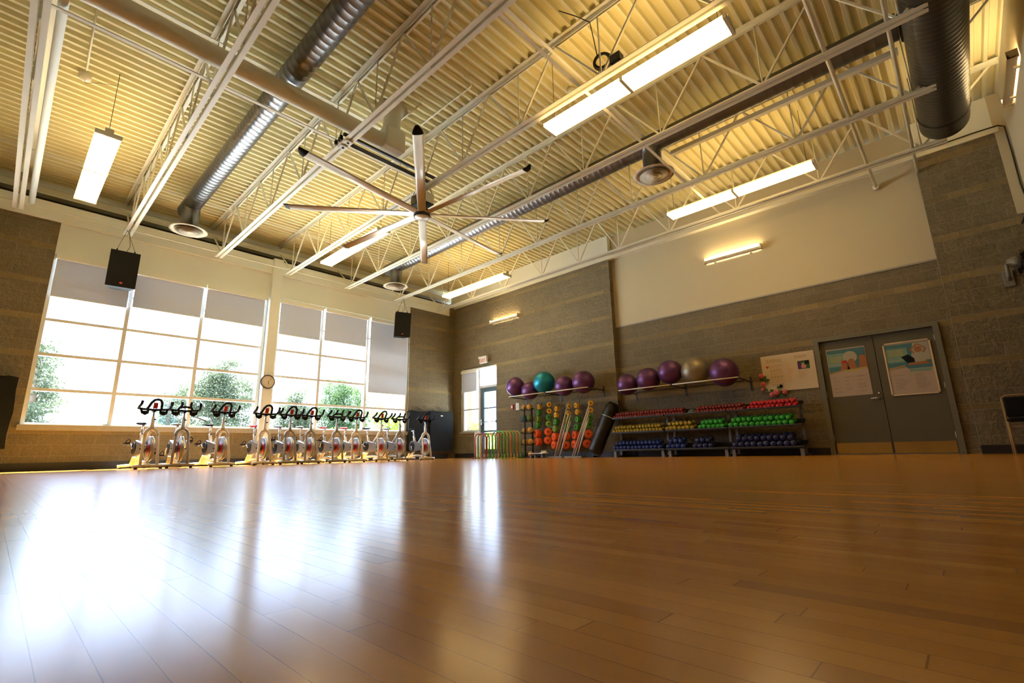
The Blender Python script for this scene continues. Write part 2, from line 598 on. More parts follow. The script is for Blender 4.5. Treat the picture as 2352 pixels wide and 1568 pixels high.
def arc(c, r, a0, a1, n, plane='XZ', d=0.0):
    out = []
    for i in range(n + 1):
        a = math.radians(a0 + (a1 - a0) * i / n)
        p, q = c[0] + r * math.cos(a), c[1] + r * math.sin(a)
        out.append({'XZ': (p, d, q), 'YZ': (d, p, q), 'XY': (p, q, d)}[plane])
    return out


# ------------------------------------------------------------------ room shell
Y0, Y1, X1 = -15.0, 0.0, 13.6          # back, recessed right wall plane, far end wall
YL = -0.15                             # face of the right wall beside the recess
CEIL = 5.74

b = MB().box((-0.6, Y0 - 0.3, -0.12), (X1 + 0.3, 0.35, 0.0), 'floor')
struct(b.obj('floor'))

# left (window) wall
b = MB()
b.box((-0.30, Y0, 0), (0, -10.28, 4.74), 'block')
b.box((-0.30, -2.04, 0), (0, -0.48, 4.76), 'block')
b.box((-0.30, -0.48, 0), (-0.12, 0.35, 5.1), 'block')
b.box((-0.30, -10.28, 0), (0, -2.04, 0.76), 'block')
struct(b.obj('wall_left'))
b = MB()
b.box((-0.30, -10.28, 4.10), (-0.015, -6.30, 4.76), 'cream')
b.box((-0.30, -6.06, 4.16), (-0.015, -2.04, 4.76), 'cream')
b.box((-0.30, Y0, 4.74), (0.045, -0.48, 5.10), 'cream')
b.box((-0.9, Y0, 5.62), (-0.55, 0.3, 5.95), 'cream')
struct(b.obj('trim_1'))
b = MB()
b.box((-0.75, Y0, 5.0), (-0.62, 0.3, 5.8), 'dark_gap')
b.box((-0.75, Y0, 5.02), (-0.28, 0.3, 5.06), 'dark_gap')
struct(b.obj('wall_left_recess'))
o = MB().box((-0.30, -6.30, 0), (0.10, -6.06, 5.14), 'cream').obj('window_pillar', None, 0.01)
o['kind'] = 'structure'
b = MB()
b.box((-0.60, Y0, 5.40), (-0.38, 0.0, 5.44), 'steel')
b.box((-0.40, Y0, 5.44), (-0.37, 0.0, 5.54), 'steel')
struct(b.obj('trim_2'))

# right wall with exit opening, recess and double door opening
b = MB()
b.box((-0.30, YL, 2.84), (6.16, 0.30, 5.06), 'block')
b.box((-0.30, YL, 0), (0.30, 0.30, 2.84), 'block')
b.box((0.30, YL, 0), (0.92, 0.30, 0.76), 'block')
b.box((1.95, YL, 0), (6.16, 0.30, 2.84), 'block')
b.box((6.16, Y1, 2.15), (12.43, 0.30, 3.235), 'block')
b.box((6.16, Y1, 0), (10.44, 0.30, 2.15), 'block')
b.box((12.26, Y1, 0), (12.43, 0.30, 2.15), 'block')
b.box((12.43, YL, 0), (X1 + 0.3, 0.30, 3.62), 'block')
b.box((12.43, YL, 3.62), (13.45, 0.30, 5.06), 'block')
struct(b.obj('wall_right'))
b = MB()
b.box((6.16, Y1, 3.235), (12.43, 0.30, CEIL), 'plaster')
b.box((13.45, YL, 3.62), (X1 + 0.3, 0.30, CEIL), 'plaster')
b.box((-0.30, YL + 0.01, 5.06), (6.16, 0.30, CEIL), 'cream')
b.box((12.43, YL + 0.01, 5.06), (13.45, 0.30, CEIL), 'cream')
struct(b.obj('wall_right_upper'))
b = MB()
b.box((0.0, YL - 0.03, 5.06), (13.5, YL + 0.02, 5.14), 'steel')
b.box((6.16, YL, 5.08), (12.43, 0.0, 5.12), 'steel')
b.box((6.16, -0.02, 3.21), (12.43, 0.0, 3.24), 'sill')
struct(b.obj('trim_3'))
struct(MB().box((12.427, YL - 0.002, 0.13), (12.433, YL + 0.01, 3.24), 'sill').obj('trim_5'))

b = MB()
b.box((X1, Y0, 0), (X1 + 0.3, YL, 3.6), 'block')
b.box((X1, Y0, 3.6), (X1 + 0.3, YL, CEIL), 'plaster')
struct(b.obj('wall_end'))
b = MB()
b.box((-0.9, Y0 - 0.3, 0), (X1 + 0.3, Y0, 2.8), 'block')
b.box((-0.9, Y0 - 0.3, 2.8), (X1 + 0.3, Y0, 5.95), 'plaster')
struct(b.obj('wall_back'))

# corrugated roof deck, ribs run along y
b = MB()
vs = []
x = -0.9
prof = []
pitch = 0.1524
while x < X1 + 0.3:
    prof += [(x, CEIL), (x + 0.044, CEIL), (x + 0.060, CEIL + 0.058), (x + 0.136, CEIL + 0.058)]
    x += pitch
prof.append((x, CEIL))
n = len(prof)
for yy in (Y0 - 0.3, 0.33):
    vs += [(p[0], yy, p[1]) for p in prof]
b.add(vs, [(i, i + 1, n + i + 1, n + i) for i in range(n - 1)], 'deck')
b.box((-0.95, Y0 - 0.3, CEIL + 0.10), (X1 + 0.35, 0.35, CEIL + 0.2), 'dark_gap')
b.box((-0.95, Y0 - 0.3, CEIL - 0.1), (-0.9, 0.35, CEIL + 0.1), 'dark_gap')
struct(b.obj('ceiling'))

# baseboards
struct(MB().box((0.0, Y0, 0), (0.012, -0.48, 0.145), 'rubber').obj('baseboard_left'))
b = MB()
b.box((0.0, YL - 0.012, 0), (0.92, YL, 0.145), 'rubber')
b.box((1.97, YL - 0.012, 0), (6.172, YL, 0.13), 'rubber')
b.box((6.16, -0.012, 0), (10.44, 0, 0.13), 'rubber')
b.box((12.43, YL - 0.012, 0), (X1, YL, 0.13), 'rubber')
struct(b.obj('baseboard_right'))
struct(MB().box((10.5, -0.10, 0.0), (12.24, 0.05, 0.012), 'chrome').obj('trim_4'))

# ------------------------------------------------------------------ windows
XF0, XF1 = -0.20, -0.05


def window(name, ya, yb, z0, z1, mull, muntz):
    b = MB()
    w = 0.06
    b.box((XF0, ya, z0), (XF1, ya + w, z1), 'frame')
    b.box((XF0, yb - w, z0), (XF1, yb, z1), 'frame')
    b.box((XF0, ya + w, z0), (XF1, yb - w, z0 + 0.045), 'frame')
    b.box((XF0, ya + w, z1 - 0.06), (XF1, yb - w, z1), 'frame')
    for y in mull:
        b.box((XF0 + 0.005, y - 0.034, z0 + 0.01), (XF1 - 0.003, y + 0.034, z1 - 0.01), 'frame')
    for z in muntz:
        b.box((XF0 + 0.04, ya + 0.01, z - 0.028), (XF1 - 0.006, yb - 0.01, z + 0.028), 'frame')
    o = struct(b.obj(name))
    g = MB()
    for (p, q) in zip([ya + w] + [m + 0.03 for m in mull], [m - 0.03 for m in mull] + [yb - w]):
        zz = [z0 + 0.045] + list(muntz) + [z1 - 0.06]
        for i in range(len(zz) - 1):
            z_a, z_b = zz[i] + (0.022 if i else 0), zz[i + 1] - (0.022 if i < len(zz) - 2 else 0)
            g.add([(-0.13, p, z_a), (-0.13, q, z_a), (-0.13, q, z_b), (-0.13, p, z_b)], [(0, 1, 2, 3)], 'glass')
    g.obj('glass_panes', o)
    s_ = MB().box((-0.28, ya - 0.03, z0 - 0.10), (0.035, yb + 0.03, z0), 'sill').obj('window_sill', o)
    return o


window('window_1', -10.28, -6.32, 0.82, 4.10, (-9.03, -7.70), (1.47, 2.13, 2.80, 3.49))
window('window_2', -6.05, -2.06, 0.82, 4.16, (-4.86, -3.47), (1.47, 2.13, 2.80, 3.49))

for (ya, yb, zt, zb, lab) in (
        (-10.25, -9.05, 4.10, 3.27, 'pale grey roller shade in the leftmost bay of the left window, behind the speaker'),
        (-9.00, -7.72, 4.10, 3.31, 'pale grey roller shade in the middle bay of the left window'),
        (-7.68, -6.37, 4.10, 3.33, 'pale grey roller shade in the left window bay beside the clock pillar'),
        (-6.02, -4.90, 4.12, 3.22, 'pale grey roller shade in the right window bay just right of the clock pillar'),
        (-4.82, -3.52, 4.12, 3.24, 'pale grey roller shade in the middle bay of the right window'),
        (-3.43, -2.10, 4.12, 1.93, 'long grey roller shade pulled far down in the rightmost window bay')):
    yc = (ya + yb) / 2
    t = thing('roller_shade', lab, 'window shade', (0.005, yc, zt))
    h = (yb - ya) / 2
    MB().box((-0.045, -h, -0.10), (0.055, h, 0.0), 'cream').obj('valance', t)
    MB().box((-0.020, -h + 0.02, zb - zt), (-0.017, h - 0.02, -0.09), 'shade').obj('fabric', t)
    MB().box((-0.027, -h + 0.02, zb - zt - 0.022), (-0.010, h - 0.02, zb - zt + 0.004), 'frame').obj('bottom_rail', t)

# exit corner: sidelight window, glazed door, transom (glass near the inner face)
b = MB()
yf0, yf1 = -0.09, 0.03
b.box((0.30, yf0, 0.82), (0.37, yf1, 2.84), 'frame')
b.box((0.37, yf0, 0.82), (1.08, yf1, 0.87), 'frame')
b.box((0.37, yf0, 1.50), (1.08, yf1, 1.545), 'frame')
b.box((0.37, yf0, 2.78), (1.08, yf1, 2.84), 'frame')
b.box((0.30, YL, 2.80), (1.95, -0.02, 2.86), 'cream')
w3 = struct(b.obj('window_3'))
MB().add([(0.37, -0.03, 0.87), (1.08, -0.03, 0.87), (1.08, -0.03, 2.78), (0.37, -0.03, 2.78)], [(0, 1, 2, 3)], 'glass').obj('glass_panes', w3)
MB().box((0.24, YL - 0.04, 0.76), (0.93, 0.05, 0.82), 'sill').obj('window_sill', w3)
t = thing('roller_shade', 'short grey roller shade beside the exit door in the corner', 'window shade', (0.68, -0.135, 2.80))
MB().box((-0.38, -0.05, -0.09), (0.36, 0.03, 0.0), 'cream').obj('valance', t)
MB().box((-0.35, 0.0, -0.70), (0.34, 0.003, -0.09), 'shade').obj('fabric', t)
b = MB()
b.box((1.08, yf0 - 0.02, 0), (1.15, yf1, 2.84), 'frame')
b.box((1.90, yf0, 0), (1.95, yf1, 2.84), 'frame')
b.box((1.15, yf0, 2.17), (1.90, yf1, 2.24), 'frame')
b.box((1.15, yf0, 2.78), (1.90, yf1, 2.84), 'frame')
b.box((0.92, YL, 0), (1.08, yf1, 0.80), 'cream')
d1 = struct(b.obj('door_1'))
MB().add([(1.15, -0.03, 2.24), (1.90, -0.03, 2.24), (1.90, -0.03, 2.78), (1.15, -0.03, 2.78)], [(0, 1, 2, 3)], 'glass').obj('transom_pane', d1)
b = MB()
b.box((1.155, -0.07, 0.01), (1.29, -0.02, 2.165), 'door_blue')
b.box((1.83, -0.07, 0.01), (1.895, -0.02, 2.165), 'door_blue')
b.box((1.29, -0.07, 2.03), (1.83, -0.02, 2.165), 'door_blue')
b.box((1.29, -0.07, 0.01), (1.83, -0.02, 0.26), 'door_blue')
b.box((1.29, -0.07, 1.50), (1.83, -0.02, 1.54), 'door_blue')
b.box((1.29, -0.07, 0.78), (1.83, -0.02, 0.83), 'door_blue')
dl = b.obj('door_leaf', d1)
MB().add([(1.29, -0.045, 0.26), (1.83, -0.045, 0.26), (1.83, -0.045, 2.03), (1.29, -0.045, 2.03)], [(0, 1, 2, 3)], 'glass').obj('door_pane', dl)
b = MB()
b.tube([(1.20, -0.13, 1.09), (1.86, -0.13, 1.09)], 0.014, 'chrome')
b.box((1.18, -0.14, 1.0), (1.22, -0.07, 1.18), 'chrome')
b.box((1.84, -0.14, 1.05), (1.87, -0.07, 1.13), 'chrome')
b.obj('push_bar', dl)

# double door in the right wall
b = MB()
b.box((10.44, -0.045, 0), (10.52, 0.16, 2.15), 'door_frame')
b.box((12.18, -0.045, 0), (12.26, 0.16, 2.15), 'door_frame')
b.box((10.52, -0.045, 2.09), (12.18, 0.16, 2.15), 'door_frame')
d2 = struct(b.obj('door_2'))
for k, (xa, xb) in enumerate(((10.525, 11.345), (11.355, 12.175))):
    lf = MB().box((xa, 0.03, 0.015), (xb, 0.075, 2.085), 'door_paint').obj('door_leaf', d2)
    MB().box((xa + 0.012, 0.026, 0.02), (xb - 0.012, 0.031, 0.205), 'brass').obj('kick_plate', lf)
    for hz in (0.3, 1.1, 1.9):
        xh = xa - 0.004 if k == 0 else xb + 0.004
        MB().tube([(xh, 0.025, hz - 0.05), (xh, 0.025, hz + 0.05)], 0.009, 'chrome').obj('hinge', lf)
    if k == 0:
        b = MB()
        b.tube([(11.29, 0.03, 0.965), (11.29, -0.03, 0.965), (11.27, -0.035, 0.965), (11.17, -0.035, 0.963)], 0.011, 'chrome')
        b.lathe([(0.027, 0.02), (0.027, 0.03)], 'chrome', 16, (11.29, 0, 0.965), 'Y')
        b.lathe([(0.018, 0.015), (0.018, 0.03)], 'chrome', 16, (11.29, 0, 1.06), 'Y')
        b.obj('lever_handle', lf)
struct(MB().box((10.40, 0.29, 0), (12.30, 0.31, 2.2), 'dark_gap').obj('wall_right_backing'))

# ------------------------------------------------------------------ roof joists
ZB = 4.735
ZT = 5.70
JY = [-14.11, -12.50, -10.89, -9.28, -7.585, -5.985, -4.365, -2.745, -1.13]
bot = [0.46, 1.87, 3.28, 4.70, 5.90, 7.06, 8.32, 9.72, 11.14, 12.55]
top = [-0.42] + [(bot[i] + bot[i + 1]) / 2 for i in range(len(bot) - 1)] + [13.5]


def angle_pair(x0, x1, z, upward):
    b = MB()
    s = 1 if upward else -1
    for side in (-1, 1):
        y1 = side * 0.014
        y2 = side * 0.075
        b.box((x0, y1, z), (x1, y2, z + 0.008 * s), 'steel')
        b.box((x0, y1, z), (x1, y1 + side * 0.007, z + 0.062 * s), 'steel')
    return b


def make_joist(label):
    t = thing('roof_joist', label, 'roof joist', (0, 0, 0), 0, 'open web joists under the roof deck')
    angle_pair(0.22, 12.85, ZB, True).obj('bottom_chord', t)
    angle_pair(-0.5, 13.58, ZT + 0.035, False).obj('top_chord', t)
    for i, x in enumerate(bot):
        MB().tube([(x, 0, ZB + 0.02), (x, 0, ZT)], 0.011, 'steel', 6).obj('web_bar', t)
        MB().bar((top[i], 0, ZT if i else 5.5), (x, 0, ZB + 0.02), 0.026, 0.026, 'steel').obj('web_bar', t)
        MB().bar((x, 0, ZB + 0.02), (top[i + 1], 0, ZT), 0.026, 0.026, 'steel').obj('web_bar', t)
    return t


jl = ['cream open web roof joist at the far left edge of the view, beside the pipe',
      'cream open web roof joist carrying the left hanging speaker',
      'cream roof joist just right of the left metal duct, with fan rail clamps on it',
      'cream open web roof joist holding the big ceiling fan',
      'cream roof joist just left of the long metal duct behind the fan',
      'cream open web roof joist carrying the right hanging speaker',
      'cream open web roof joist nearest the block wall with the exercise ball racks']
j0 = make_joist(jl[0])
j0.location.y = JY[2]
for k, y in enumerate(JY[3:]):
    c = copy_tree(j0)
    c.location.y = y
    c['label'] = jl[k + 1]
for y in JY[:2]:
    c = copy_tree(j0)
    c.location.y = y
    c['label'] = 'cream open web roof joist behind the viewpoint'

# bridging bars along y
for (x, z, r, lab) in ((0.40, 4.80, 0.012, 'thin cream bridging rod joining the joist ends along the window wall'),
                       (1.00, 5.60, 0.012, 'thin cream bridging rod high under the deck close to the window wall'),
                       (9.40, 4.80, 0.02, 'cream bridging angle crossing below the centre of the long ceiling lights'),
                       (9.0, 5.60, 0.016, 'cream bridging angle high over the round diffuser of the long duct'),
                       (11.84, 4.80, 0.026, 'thick cream bridging tube left of the large round duct'),
                       (12.44, 4.80, 0.022, 'cream bridging tube running close along the large round duct')):
    o = MB()
    if r > 0.02:
        o.tube([(x, -14.9, z), (x, -0.12, z)], r, 'steel', 8)
    elif r > 0.013:
        o.bar((x, -14.9, z), (x, -1.13, z), 0.045, 0.006, 'steel')
        o.bar((x - 0.02, -14.9, z + 0.02), (x - 0.02, -1.13, z + 0.02), 0.006, 0.045, 'steel')
    else:
        o.tube([(x, -14.9, z), (x, -1.13, z)], r, 'steel', 6)
    tag(o.obj('bridging_bar'), lab, 'bridging bar', 'bridging bars between the joists')
for (x, z, lab) in ((6.12, 4.80, 'cream bridging angle crossing under the left metal duct'),
                    (5.90, 5.58, 'cream bridging angle high beside the beige roof duct')):
    o = MB()
    o.bar((x, -14.9, z), (x, -5.985, z), 0.045, 0.006, 'steel')
    o.bar((x - 0.02, -14.9, z + 0.02), (x - 0.02, -5.985, z + 0.02), 0.006, 0.045, 'steel')
    tag(o.obj('bridging_bar'), lab, 'bridging bar', 'bridging bars between the joists')
# short drop bars at the end of the thick bridging tube
b = MB()
b.tube([(11.84, -0.10, 4.80), (11.84, -0.03, 4.80)], 0.05, 'steel', 10)
tag(b.obj('tube_anchor'), 'small cream anchor plate where the thick bridging tube meets the pale wall', 'anchor plate')

# ------------------------------------------------------------------ ducts


def spiral_duct(mb, axis, a, b_, c, r, mat, step=0.12, seg=28):
    prof = [(1e-4, a), (r * 0.98, a), (r, a + 0.02)]
    x = a + 0.05
    while x < b_ - 0.05:
        prof += [(r, x), (r + 0.0012, x + 0.004), (r, x + 0.008)]
        x += step
    prof += [(r, b_ - 0.01), (r * 0.98, b_), (1e-4, b_)]
    mb.lathe(prof, mat, seg, c, axis)


def diffuser(parent, x, y, zt):
    # collar from the duct down to the round ceiling diffuser
    b = MB()
    b.lathe([(0.162, 4.84), (0.162, zt), (0.165, zt)], 'duct', 24, (x, y, 0))
    b.obj('drop_collar', parent)
    b = MB()
    b.lathe([(0.165, 4.87), (0.335, 4.81), (0.345, 4.80), (0.26, 4.815), (0.25, 4.835)], 'diffuser', 32, (x, y, 0))
    b.lathe([(0.235, 4.785), (0.245, 4.78), (0.17, 4.80), (0.16, 4.83)], 'diffuser', 32, (x, y, 0))
    b.lathe([(0.150, 4.775), (0.158, 4.77), (0.10, 4.79), (0.09, 4.825)], 'diffuser', 32, (x, y, 0))
    b.lathe([(0.080, 4.77), (0.085, 4.765), (0.03, 4.78), (0.001, 4.80)], 'diffuser', 24, (x, y, 0))
    b.lathe([(0.27, 4.838), (0.16, 4.855), (0.001, 4.855)], 'dark_metal', 24, (x, y, 0))
    b.obj('diffuser', parent)


t = thing('spiral_duct', 'grey metal spiral duct on the left, running out to the round diffuser above the windows', 'air duct', (0, 0, 0))
b = MB()
spiral_duct(b, 'X', 0.72, 12.54, (0, -8.42, 5.40), 0.17, 'duct')
b.obj('duct_run', t)
diffuser(t, 1.18, -8.42, 5.40)
t = thing('spiral_duct', 'long grey metal spiral duct passing behind the fan, with two round diffusers', 'air duct', (0, 0, 0))
b = MB()
spiral_duct(b, 'X', 0.72, 12.54, (0, -3.38, 5.40), 0.17, 'duct')
b.obj('duct_run', t)
diffuser(t, 1.18, -3.38, 5.40)
diffuser(t, 9.1, -3.38, 5.40)
t = thing('main_duct', 'very large dark spiral duct hanging at the upper right, rounded closed end', 'air duct', (0, 0, 0))
b = MB()
spiral_duct(b, 'Y', -14.9, -1.22, (12.86, 0, 5.02), 0.295, 'duct_dark', 0.085, 36)
b.obj('duct_run', t)
for yy in (-3.38, -8.42):
    MB().lathe([(0.17, 12.55), (0.2, 12.60), (0.2, 12.80)], 'duct_dark', 24, (0, yy, 5.36), 'X').obj('takeoff_collar', t)
for yy in (-1.6, -4.9, -9.3):
    MB().tube(arc((12.86, 5.02), 0.303, 180, 360, 14, 'XZ', yy), 0.006, 'dark_metal', 6).obj('hanger_strap', t)
    b = MB()
    b.tube([(12.557, yy, 5.02), (12.557, yy, CEIL)], 0.005, 'dark_metal', 6)
    b.tube([(13.163, yy, 5.02), (13.163, yy, CEIL)], 0.005, 'dark_metal', 6)
    b.obj('hanger_wire', t)

t = thing('roof_air_duct', 'beige painted duct crossing under the roof with a boxy turned up end above the fan', 'air duct', (0, 0, 0))
b = MB()
b.lathe([(1e-4, -14.9), (0.125, -14.9), (0.125, -7.0)], 'steel', 24, (6.28, 0, 5.06), 'Y')
b.obj('duct_run', t)
b = MB()
b.box((6.12, -7.02, 4.93), (6.44, -6.66, 5.30), 'steel')
b.obj('elbow_box', t, 0.03)
b = MB()
b.lathe([(0.14, 5.28), (0.15, 5.72), (0.24, 5.735)], 'steel', 24, (6.28, -6.84, 0))
b.obj('riser', t)

t = thing('cable_channel', 'cream channel running along the right side of the long metal duct from the near diffuser', 'cable channel', (0, 0, 0))
b = MB()
b.box((9.35, -3.17, 5.19), (12.5, -3.09, 5.205), 'steel')
b.box((9.35, -3.17, 5.205), (12.5, -3.155, 5.26), 'steel')
b.box((9.35, -3.105, 5.205), (12.5, -3.09, 5.26), 'steel')
b.obj('channel', t)

# ------------------------------------------------------------------ left pipe
b = MB()
b.tube([(0.3, -10.735, 4.90), (13.4, -10.735, 4.90)], 0.045, 'cream', 14)
tag(b.obj('roof_pipe'), 'round cream pipe running beside the joist at the far left edge', 'pipe')

# ------------------------------------------------------------------ ceiling fan
FC = Vector((5.955, -5.965, 4.28))
t = thing('ceiling_fan', 'huge eight bladed industrial ceiling fan hanging in the middle of the hall', 'ceiling fan', FC)
b = MB()
b.lathe([(0.001, -0.075), (0.105, -0.072), (0.135, -0.055)], 'blade', 32)
b.obj('hub_cap', t)
b = MB()
b.lathe([(0.137, -0.058), (0.145, -0.04), (0.145, 0.03), (0.15, 0.055), (0.13, 0.075), (0.08, 0.08)], 'dark_metal', 32)
b.obj('hub', t)
b = MB()
b.box((-0.17, -0.13, 0.17), (0.17, 0.13, 0.182), 'black')
b.box((-0.17, -0.13, 0.36), (0.17, 0.13, 0.372), 'steel')
b.box((-0.165, -0.13, 0.18), (-0.155, 0.13, 0.37), 'steel')
b.box((0.155, -0.13, 0.18), (0.165, 0.13, 0.37), 'steel')
b.lathe([(0.085, 0.08), (0.085, 0.19)], 'dark_metal', 20)
b.lathe([(0.11, 0.18), (0.11, 0.30), (0.06, 0.33)], 'black', 20)
b.obj('motor_mount', t)
for i in range(8):
    a = math.radians(7.3 + 45 * i)
    Rz = Matrix.Rotation(a, 3, 'Z')
    b = MB()
    R0, R1 = 0.13, 2.21
    tw = math.radians(11)
    sec = [(-0.072, 0.004), (-0.045, 0.014), (0.0, 0.019), (0.045, 0.013), (0.078, 0.0), (0.045, -0.006), (0.0, -0.008), (-0.045, -0.005)]
    vs = []
    for R_ in (R0, R1):
        for (w_, h_) in sec:
            y_ = w_ * math.cos(tw) - h_ * math.sin(tw)
            z_ = w_ * math.sin(tw) + h_ * math.cos(tw)
            vs.append(Rz @ Vector((R_, y_, z_)))
    k = len(sec)
    b.add(vs, [tuple(range(k)), tuple(range(2 * k - 1, k - 1, -1))] + [(j, (j + 1) % k, k + (j + 1) % k, k + j) for j in range(k)], 'blade', True)
    bl = b.obj('blade', t)
    b = MB()
    vs = []
    for R_, sc, dz in ((R1 - 0.005, 1.06, 0), (R1 + 0.06, 0.85, 0.012), (R1 + 0.10, 0.35, 0.055)):
        for (w_, h_) in sec:
            w_, h_ = w_ * sc, h_ * 1.4 * sc + dz
            vs.append(Rz @ Vector((R_, w_ * math.cos(tw) - h_ * math.sin(tw), w_ * math.sin(tw) + h_ * math.cos(tw))))
    b.add(vs, [tuple(range(k)), tuple(range(3 * k - 1, 2 * k - 1, -1))] +
          [(q * k + j, q * k + (j + 1) % k, (q + 1) * k + (j + 1) % k, (q + 1) * k + j) for q in range(2) for j in range(k)], 'black', True)
    b.obj('blade_tip', bl)
b = MB()
b.box((-0.05, -0.05, 0.37), (0.05, 0.05, 0.455), 'dark_metal')
for sx in (-1, 1):
    for sy in (-1, 1):
        b.tube([(sx * 0.15, sy * 0.11, 0.37), (sx * 0.12, sy * 0.06, 0.50)], 0.006, 'black', 6)
b.obj('joist_clamp', t)
t = thing('fan_rail_pair', 'pair of dark steel rails spanning two joists beside the ceiling fan', 'support rail', (6.22, 0, 4.84))
for dx in (-0.07, 0.09):
    MB().box((dx - 0.02, -7.66, -0.03), (dx + 0.02, -5.93, 0.01), 'dark_metal').obj('rail', t)
    b = MB()
    b.box((dx - 0.05, -7.64, -0.125), (dx + 0.05, -7.53, -0.112), 'white')
    b.box((dx - 0.012, -7.60, -0.14), (dx + 0.012, -7.57, -0.125), 'black')
    b.box((dx - 0.045, -7.70, -0.11), (dx - 0.015, -7.66, -0.03), 'black')
    b.obj('clamp_plate', t)

# ------------------------------------------------------------------ long pendant lights


def make_light(label, loc):
    t = thing('fluorescent_light', label, 'ceiling light', loc, 0, 'long suspended fluorescent lights')
    MB().box((-1.27, -0.05, 0.055), (1.27, 0.05, 0.12), 'housing').obj('housing', t)
    for s in (-1, 1):
        xa, xb = (s * 0.022, s * 1.235)
        b = MB()
        prof = [(-0.148, 0.045), (-0.125, 0.052), (0.125, 0.052), (0.148, 0.045), (0.145, 0.012), (0.11, 0.0), (-0.11, 0.0), (-0.145, 0.012)]
        b.prism(prof, xa, xb, 'lens', 'YZ')
        b.obj('lens', t)
        MB().box((s * 1.237, -0.152, -0.004), (s * 1.272, 0.152, 0.058), 'housing').obj('end_cap', t)
        MB().tube([(s * 1.15, 0, 0.12), (s * 1.15, 0, CEIL - loc[2])], 0.004, 'wire', 5).obj('hanger_wire', t)
    MB().box((-0.02, -0.152, -0.004), (0.02, 0.152, 0.058), 'housing').obj('centre_band', t)
    return t


lights = [((9.93, -5.74, 4.63), 'brightest long fluorescent light at the upper centre right of the roof, nearest the viewer'),
          ((9.98, -2.02, 4.62), 'long fluorescent light hanging in front of the pale wall above the double doors'),
          ((2.98, -5.68, 4.65), 'long fluorescent light seen just left of and below the ceiling fan'),
          ((3.02, -2.04, 4.62), 'long fluorescent light hanging near the far corner above the exit'),
          ((2.92, -10.08, 4.63), 'broad fluorescent light on the far left between pipe and first joist')]
L0 = make_light(lights[0][1], lights[0][0])
for loc, lab in lights[1:]:
    c = copy_tree(L0)
    c.location = loc
    c['label'] = lab
    for ch in c.children:
        pass

# wall lamps: shallow channel with a tube on its upper side


def wall_light(label, loc, rz, n=1.22):
    t = thing('wall_light', label, 'wall light', loc, rz, 'wall mounted strip lights')
    b = MB()
    b.box((-n / 2, -0.115, -0.03), (n / 2, -0.10, 0.012), 'housing')
    b.box((-n / 2, -0.115, -0.04), (n / 2, -0.02, -0.025), 'housing')
    b.obj('channel', t)
    for s in (-1, 1):
        MB().box((s * n / 2, -0.12, -0.045), (s * (n / 2 - 0.03), -0.01, 0.07), 'housing').obj('end_cap', t)
        b = MB()
        b.box((s * 0.38 - 0.02, -0.06, -0.07), (s * 0.38 + 0.02, 0.0, -0.04), 'white')
        b.obj('bracket', t)
    MB().tube([(-n / 2 + 0.04, -0.06, 0.03), (n / 2 - 0.04, -0.06, 0.03)], 0.019, 'tube', 10).obj('tube', t)
    return t


wall_light('glowing strip light on the pale upper wall above the ball racks', (9.20, 0.0, 4.28), 0)
wall_light('strip light on the block wall above the exit door', (2.37, YL, 4.19), 0)
wall_light('strip light at the top right edge on the pale end wall', (X1, -1.85, 4.93), -PI / 2)

# ------------------------------------------------------------------ hanging speakers


def speaker(label, loc, rz, tilt, wires):
    t = thing('hanging_speaker', label, 'loudspeaker', loc, rz, 'loudspeakers hung from the joists')
    t.rotation_euler = (0, tilt, rz)
    poly = [(0.0, -0.225), (0.02, -0.235), (0.02, 0.235), (0.0, 0.225), (-0.36, 0.15), (-0.36, -0.15)]
    b = MB()
    b.prism([(p[0], p[1]) for p in poly], -0.365, 0.365, 'satin', 'XY')
    b.obj('cabinet', t)
    MB().box((0.021, -0.225, -0.355), (0.030, 0.225, 0.355), 'black').obj('grille', t)
    MB().box((0.031, -0.022, -0.30), (0.034, 0.022, -0.265), 'exit_red').obj('badge', t)['label'] = 'small orange red badge'
    for s in (-1, 1):
        MB().tube([(-0.10, s * 0.14, 0.36), (-0.10, s * 0.14, 0.42)], 0.012, 'black', 6).obj('eye_bolt', t)
        MB().tube([(-0.10, s * 0.14, 0.42), (wires[0], wires[1], wires[2])], 0.004, 'wire', 5).obj('hanging_wire', t)
    MB().tube([(-0.2, 0.0, 0.36), (-0.18, 0.02, 0.43), (-0.08, 0.05, 0.5), (wires[0] + 0.03, wires[1] + 0.03, wires[2])], 0.005, 'wire', 5).obj('cable', t)
    return t


speaker('black loudspeaker hung in front of the left window shades', (0.62, -9.295, 3.86), math.radians(-4), math.radians(6), (-0.20, -0.03, 0.86))
speaker('black loudspeaker hung in front of the right window, turned toward the hall', (0.66, -2.76, 3.90), math.radians(-17), math.radians(7), (-0.26, 0.03, 0.82))

# ------------------------------------------------------------------ clock
t = thing('wall_clock', 'round wall clock with black rim on the pillar between the windows', 'clock', (0.10, -6.19, 1.945))
MB().lathe([(0.001, 0.0), (0.165, 0.0), (0.17, 0.02), (0.165, 0.035), (0.152, 0.036), (0.15, 0.02)], 'black', 32, (0, 0, 0), 'X').obj('rim', t)
MB().lathe([(0.151, 0.020), (0.001, 0.022)], 'clock_face', 32, (0, 0, 0), 'X').obj('face', t)
b = MB()
for i in range(12):
    a = 2 * PI * i / 12
    c, s = math.cos(a), math.sin(a)
    b.bar((0.025, 0.125 * s, 0.125 * c), (0.025, 0.142 * s, 0.142 * c), 0.006, 0.002, 'black', (1, 0, 0))
b.obj('hour_marks', t)
MB().bar((0.027, 0, 0), (0.027, 0.075 * math.sin(2.7), 0.075 * math.cos(2.7)), 0.010, 0.002, 'black', (1, 0, 0)).obj('hour_hand', t)
